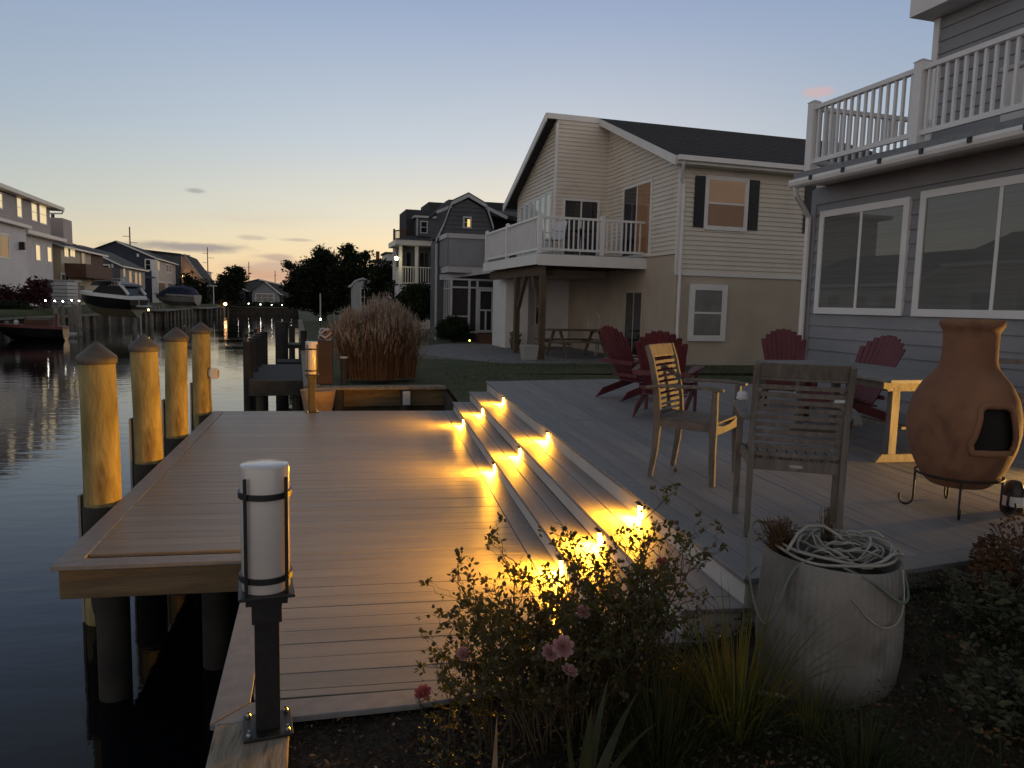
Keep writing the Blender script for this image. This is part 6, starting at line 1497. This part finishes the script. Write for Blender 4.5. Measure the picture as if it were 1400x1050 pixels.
geo = N.new('ShaderNodeTexCoord'); sep = N.new('ShaderNodeSeparateXYZ'); L.new(geo.outputs['Generated'], sep.inputs[0])
def mth(op, a, b=None, c=None):
    n = N.new('ShaderNodeMath'); n.operation = op
    for i, x in enumerate((a, b, c)):
        if x is None: continue
        if isinstance(x, (int, float)): n.inputs[i].default_value = x
        else: L.new(x, n.inputs[i])
    return n.outputs[0]
def ramp(fac, stops):
    r = N.new('ShaderNodeValToRGB'); e = r.color_ramp.elements
    while len(e) < len(stops): e.new(.5)
    for el, (p, c) in zip(e, stops): el.position = p; el.color = rgb(c)
    r.color_ramp.interpolation = 'EASE' if False else 'LINEAR'
    L.new(fac, r.inputs[0]); return r.outputs[0]
Z = sep.outputs['Z']
up = ramp(Z, SKY_UP)
low = ramp(Z, SKY_SIDE)
back = ramp(Z, SKY_BACK)
az = mth('ARCTAN2', sep.outputs['X'], sep.outputs['Y'])           # 0 = along the steps
d_az = mth('ABSOLUTE', mth('SUBTRACT', az, .12))
def smr(v, a, b):
    n = N.new('ShaderNodeMapRange'); n.interpolation_type = 'SMOOTHSTEP'; n.inputs['From Min'].default_value = a; n.inputs['From Max'].default_value = b
    L.new(v, n.inputs['Value']); return n.outputs[0]
def mix(f, a, b, typ='MIX'):
    n = N.new('ShaderNodeMix'); n.data_type = 'RGBA'; n.blend_type = typ
    if isinstance(f, (int, float)): n.inputs['Factor'].default_value = f
    else: L.new(f, n.inputs['Factor'])
    for k, x in (('A', a), ('B', b)):
        if isinstance(x, tuple): n.inputs[k].default_value = rgb(x)
        else: L.new(x, n.inputs[k])
    return n.outputs['Result']
col = mix(smr(d_az, .05, .75), up, low)
col = mix(smr(d_az, .8, 2.4), col, back)
nzl = N.new('ShaderNodeTexNoise'); nzl.inputs['Scale'].default_value = 3.0; nzl.inputs['Detail'].default_value = 6
mpl = N.new('ShaderNodeMapping'); mpl.inputs['Scale'].default_value = (1, 1, 9); L.new(geo.outputs['Generated'], mpl.inputs[0]); L.new(mpl.outputs[0], nzl.inputs['Vector'])
col = mix(mth('MULTIPLY', mth('MULTIPLY', smr(nzl.outputs['Fac'], .50, .72), smr(Z, .16, .02)), .35), col, (.50, .40, .37))
# clouds: soft lens shapes at their own bearing and height, edges broken by noise
nz = N.new('ShaderNodeTexNoise'); nz.inputs['Scale'].default_value = 14; nz.inputs['Detail'].default_value = 5
mpn = N.new('ShaderNodeMapping'); mpn.inputs['Scale'].default_value = (1, 1, 5); L.new(geo.outputs['Generated'], mpn.inputs[0]); L.new(mpn.outputs[0], nz.inputs['Vector'])
el = mth('ARCSINE', Z)
for (px, py, wx, wy, c, a) in CLOUDS:
    d = ray(px, py).normalized(); a0 = math.atan2(d.x, d.y); e0 = math.asin(d.z)
    dx = mth('DIVIDE', mth('SUBTRACT', az, a0), wx / 1000 * .9); dy = mth('DIVIDE', mth('SUBTRACT', el, e0), wy / 1000)
    rr = mth('SQRT', mth('ADD', mth('MULTIPLY', dx, dx), mth('MULTIPLY', dy, dy)))
    rr = mth('ADD', rr, mth('MULTIPLY', mth('SUBTRACT', nz.outputs['Fac'], .5), 1.6))
    col = mix(mth('MULTIPLY', mth('SUBTRACT', 1.0, smr(rr, .35, 1.15)), a), col, c)
sky = N.new('ShaderNodeTexSky'); sky.sky_type = 'NISHITA'; sky.sun_disc = False; sky.sun_elevation = SUN_EL; sky.sun_rotation = SUN_AZ
col = mix(.02, col, sky.outputs[0], 'ADD')
L.new(col, bg.inputs[0]); bg.inputs[1].default_value = SKY_S
sl = bpy.data.lights.new('sun', 'SUN'); sl.energy = .05; sl.angle = R_(12); sl.color = (1, .7, .45)
so = bpy.data.objects.new('sun', sl); COL.objects.link(so)
dirv = Vector((math.sin(SUN_AZ) * math.cos(R_(3)), math.cos(SUN_AZ) * math.cos(R_(3)), math.sin(R_(3))))
so.rotation_euler = dirv.to_track_quat('Z', 'Y').to_euler()
vs = scn.view_settings; vs.view_transform = 'Standard'; vs.look = 'None'; vs.exposure = 0; vs.gamma = 1; vs.use_curve_mapping = False
scn.cycles.use_denoising = True
try: scn.cycles.denoiser = 'OPENIMAGEDENOISE'
except Exception: pass
scn.cycles.max_bounces = 6; scn.cycles.diffuse_bounces = 3; scn.cycles.glossy_bounces = 4; scn.cycles.transmission_bounces = 4; scn.cycles.transparent_max_bounces = 8
scn.cycles.sample_clamp_indirect = 4; scn.cycles.caustics_reflective = False; scn.cycles.caustics_refractive = False
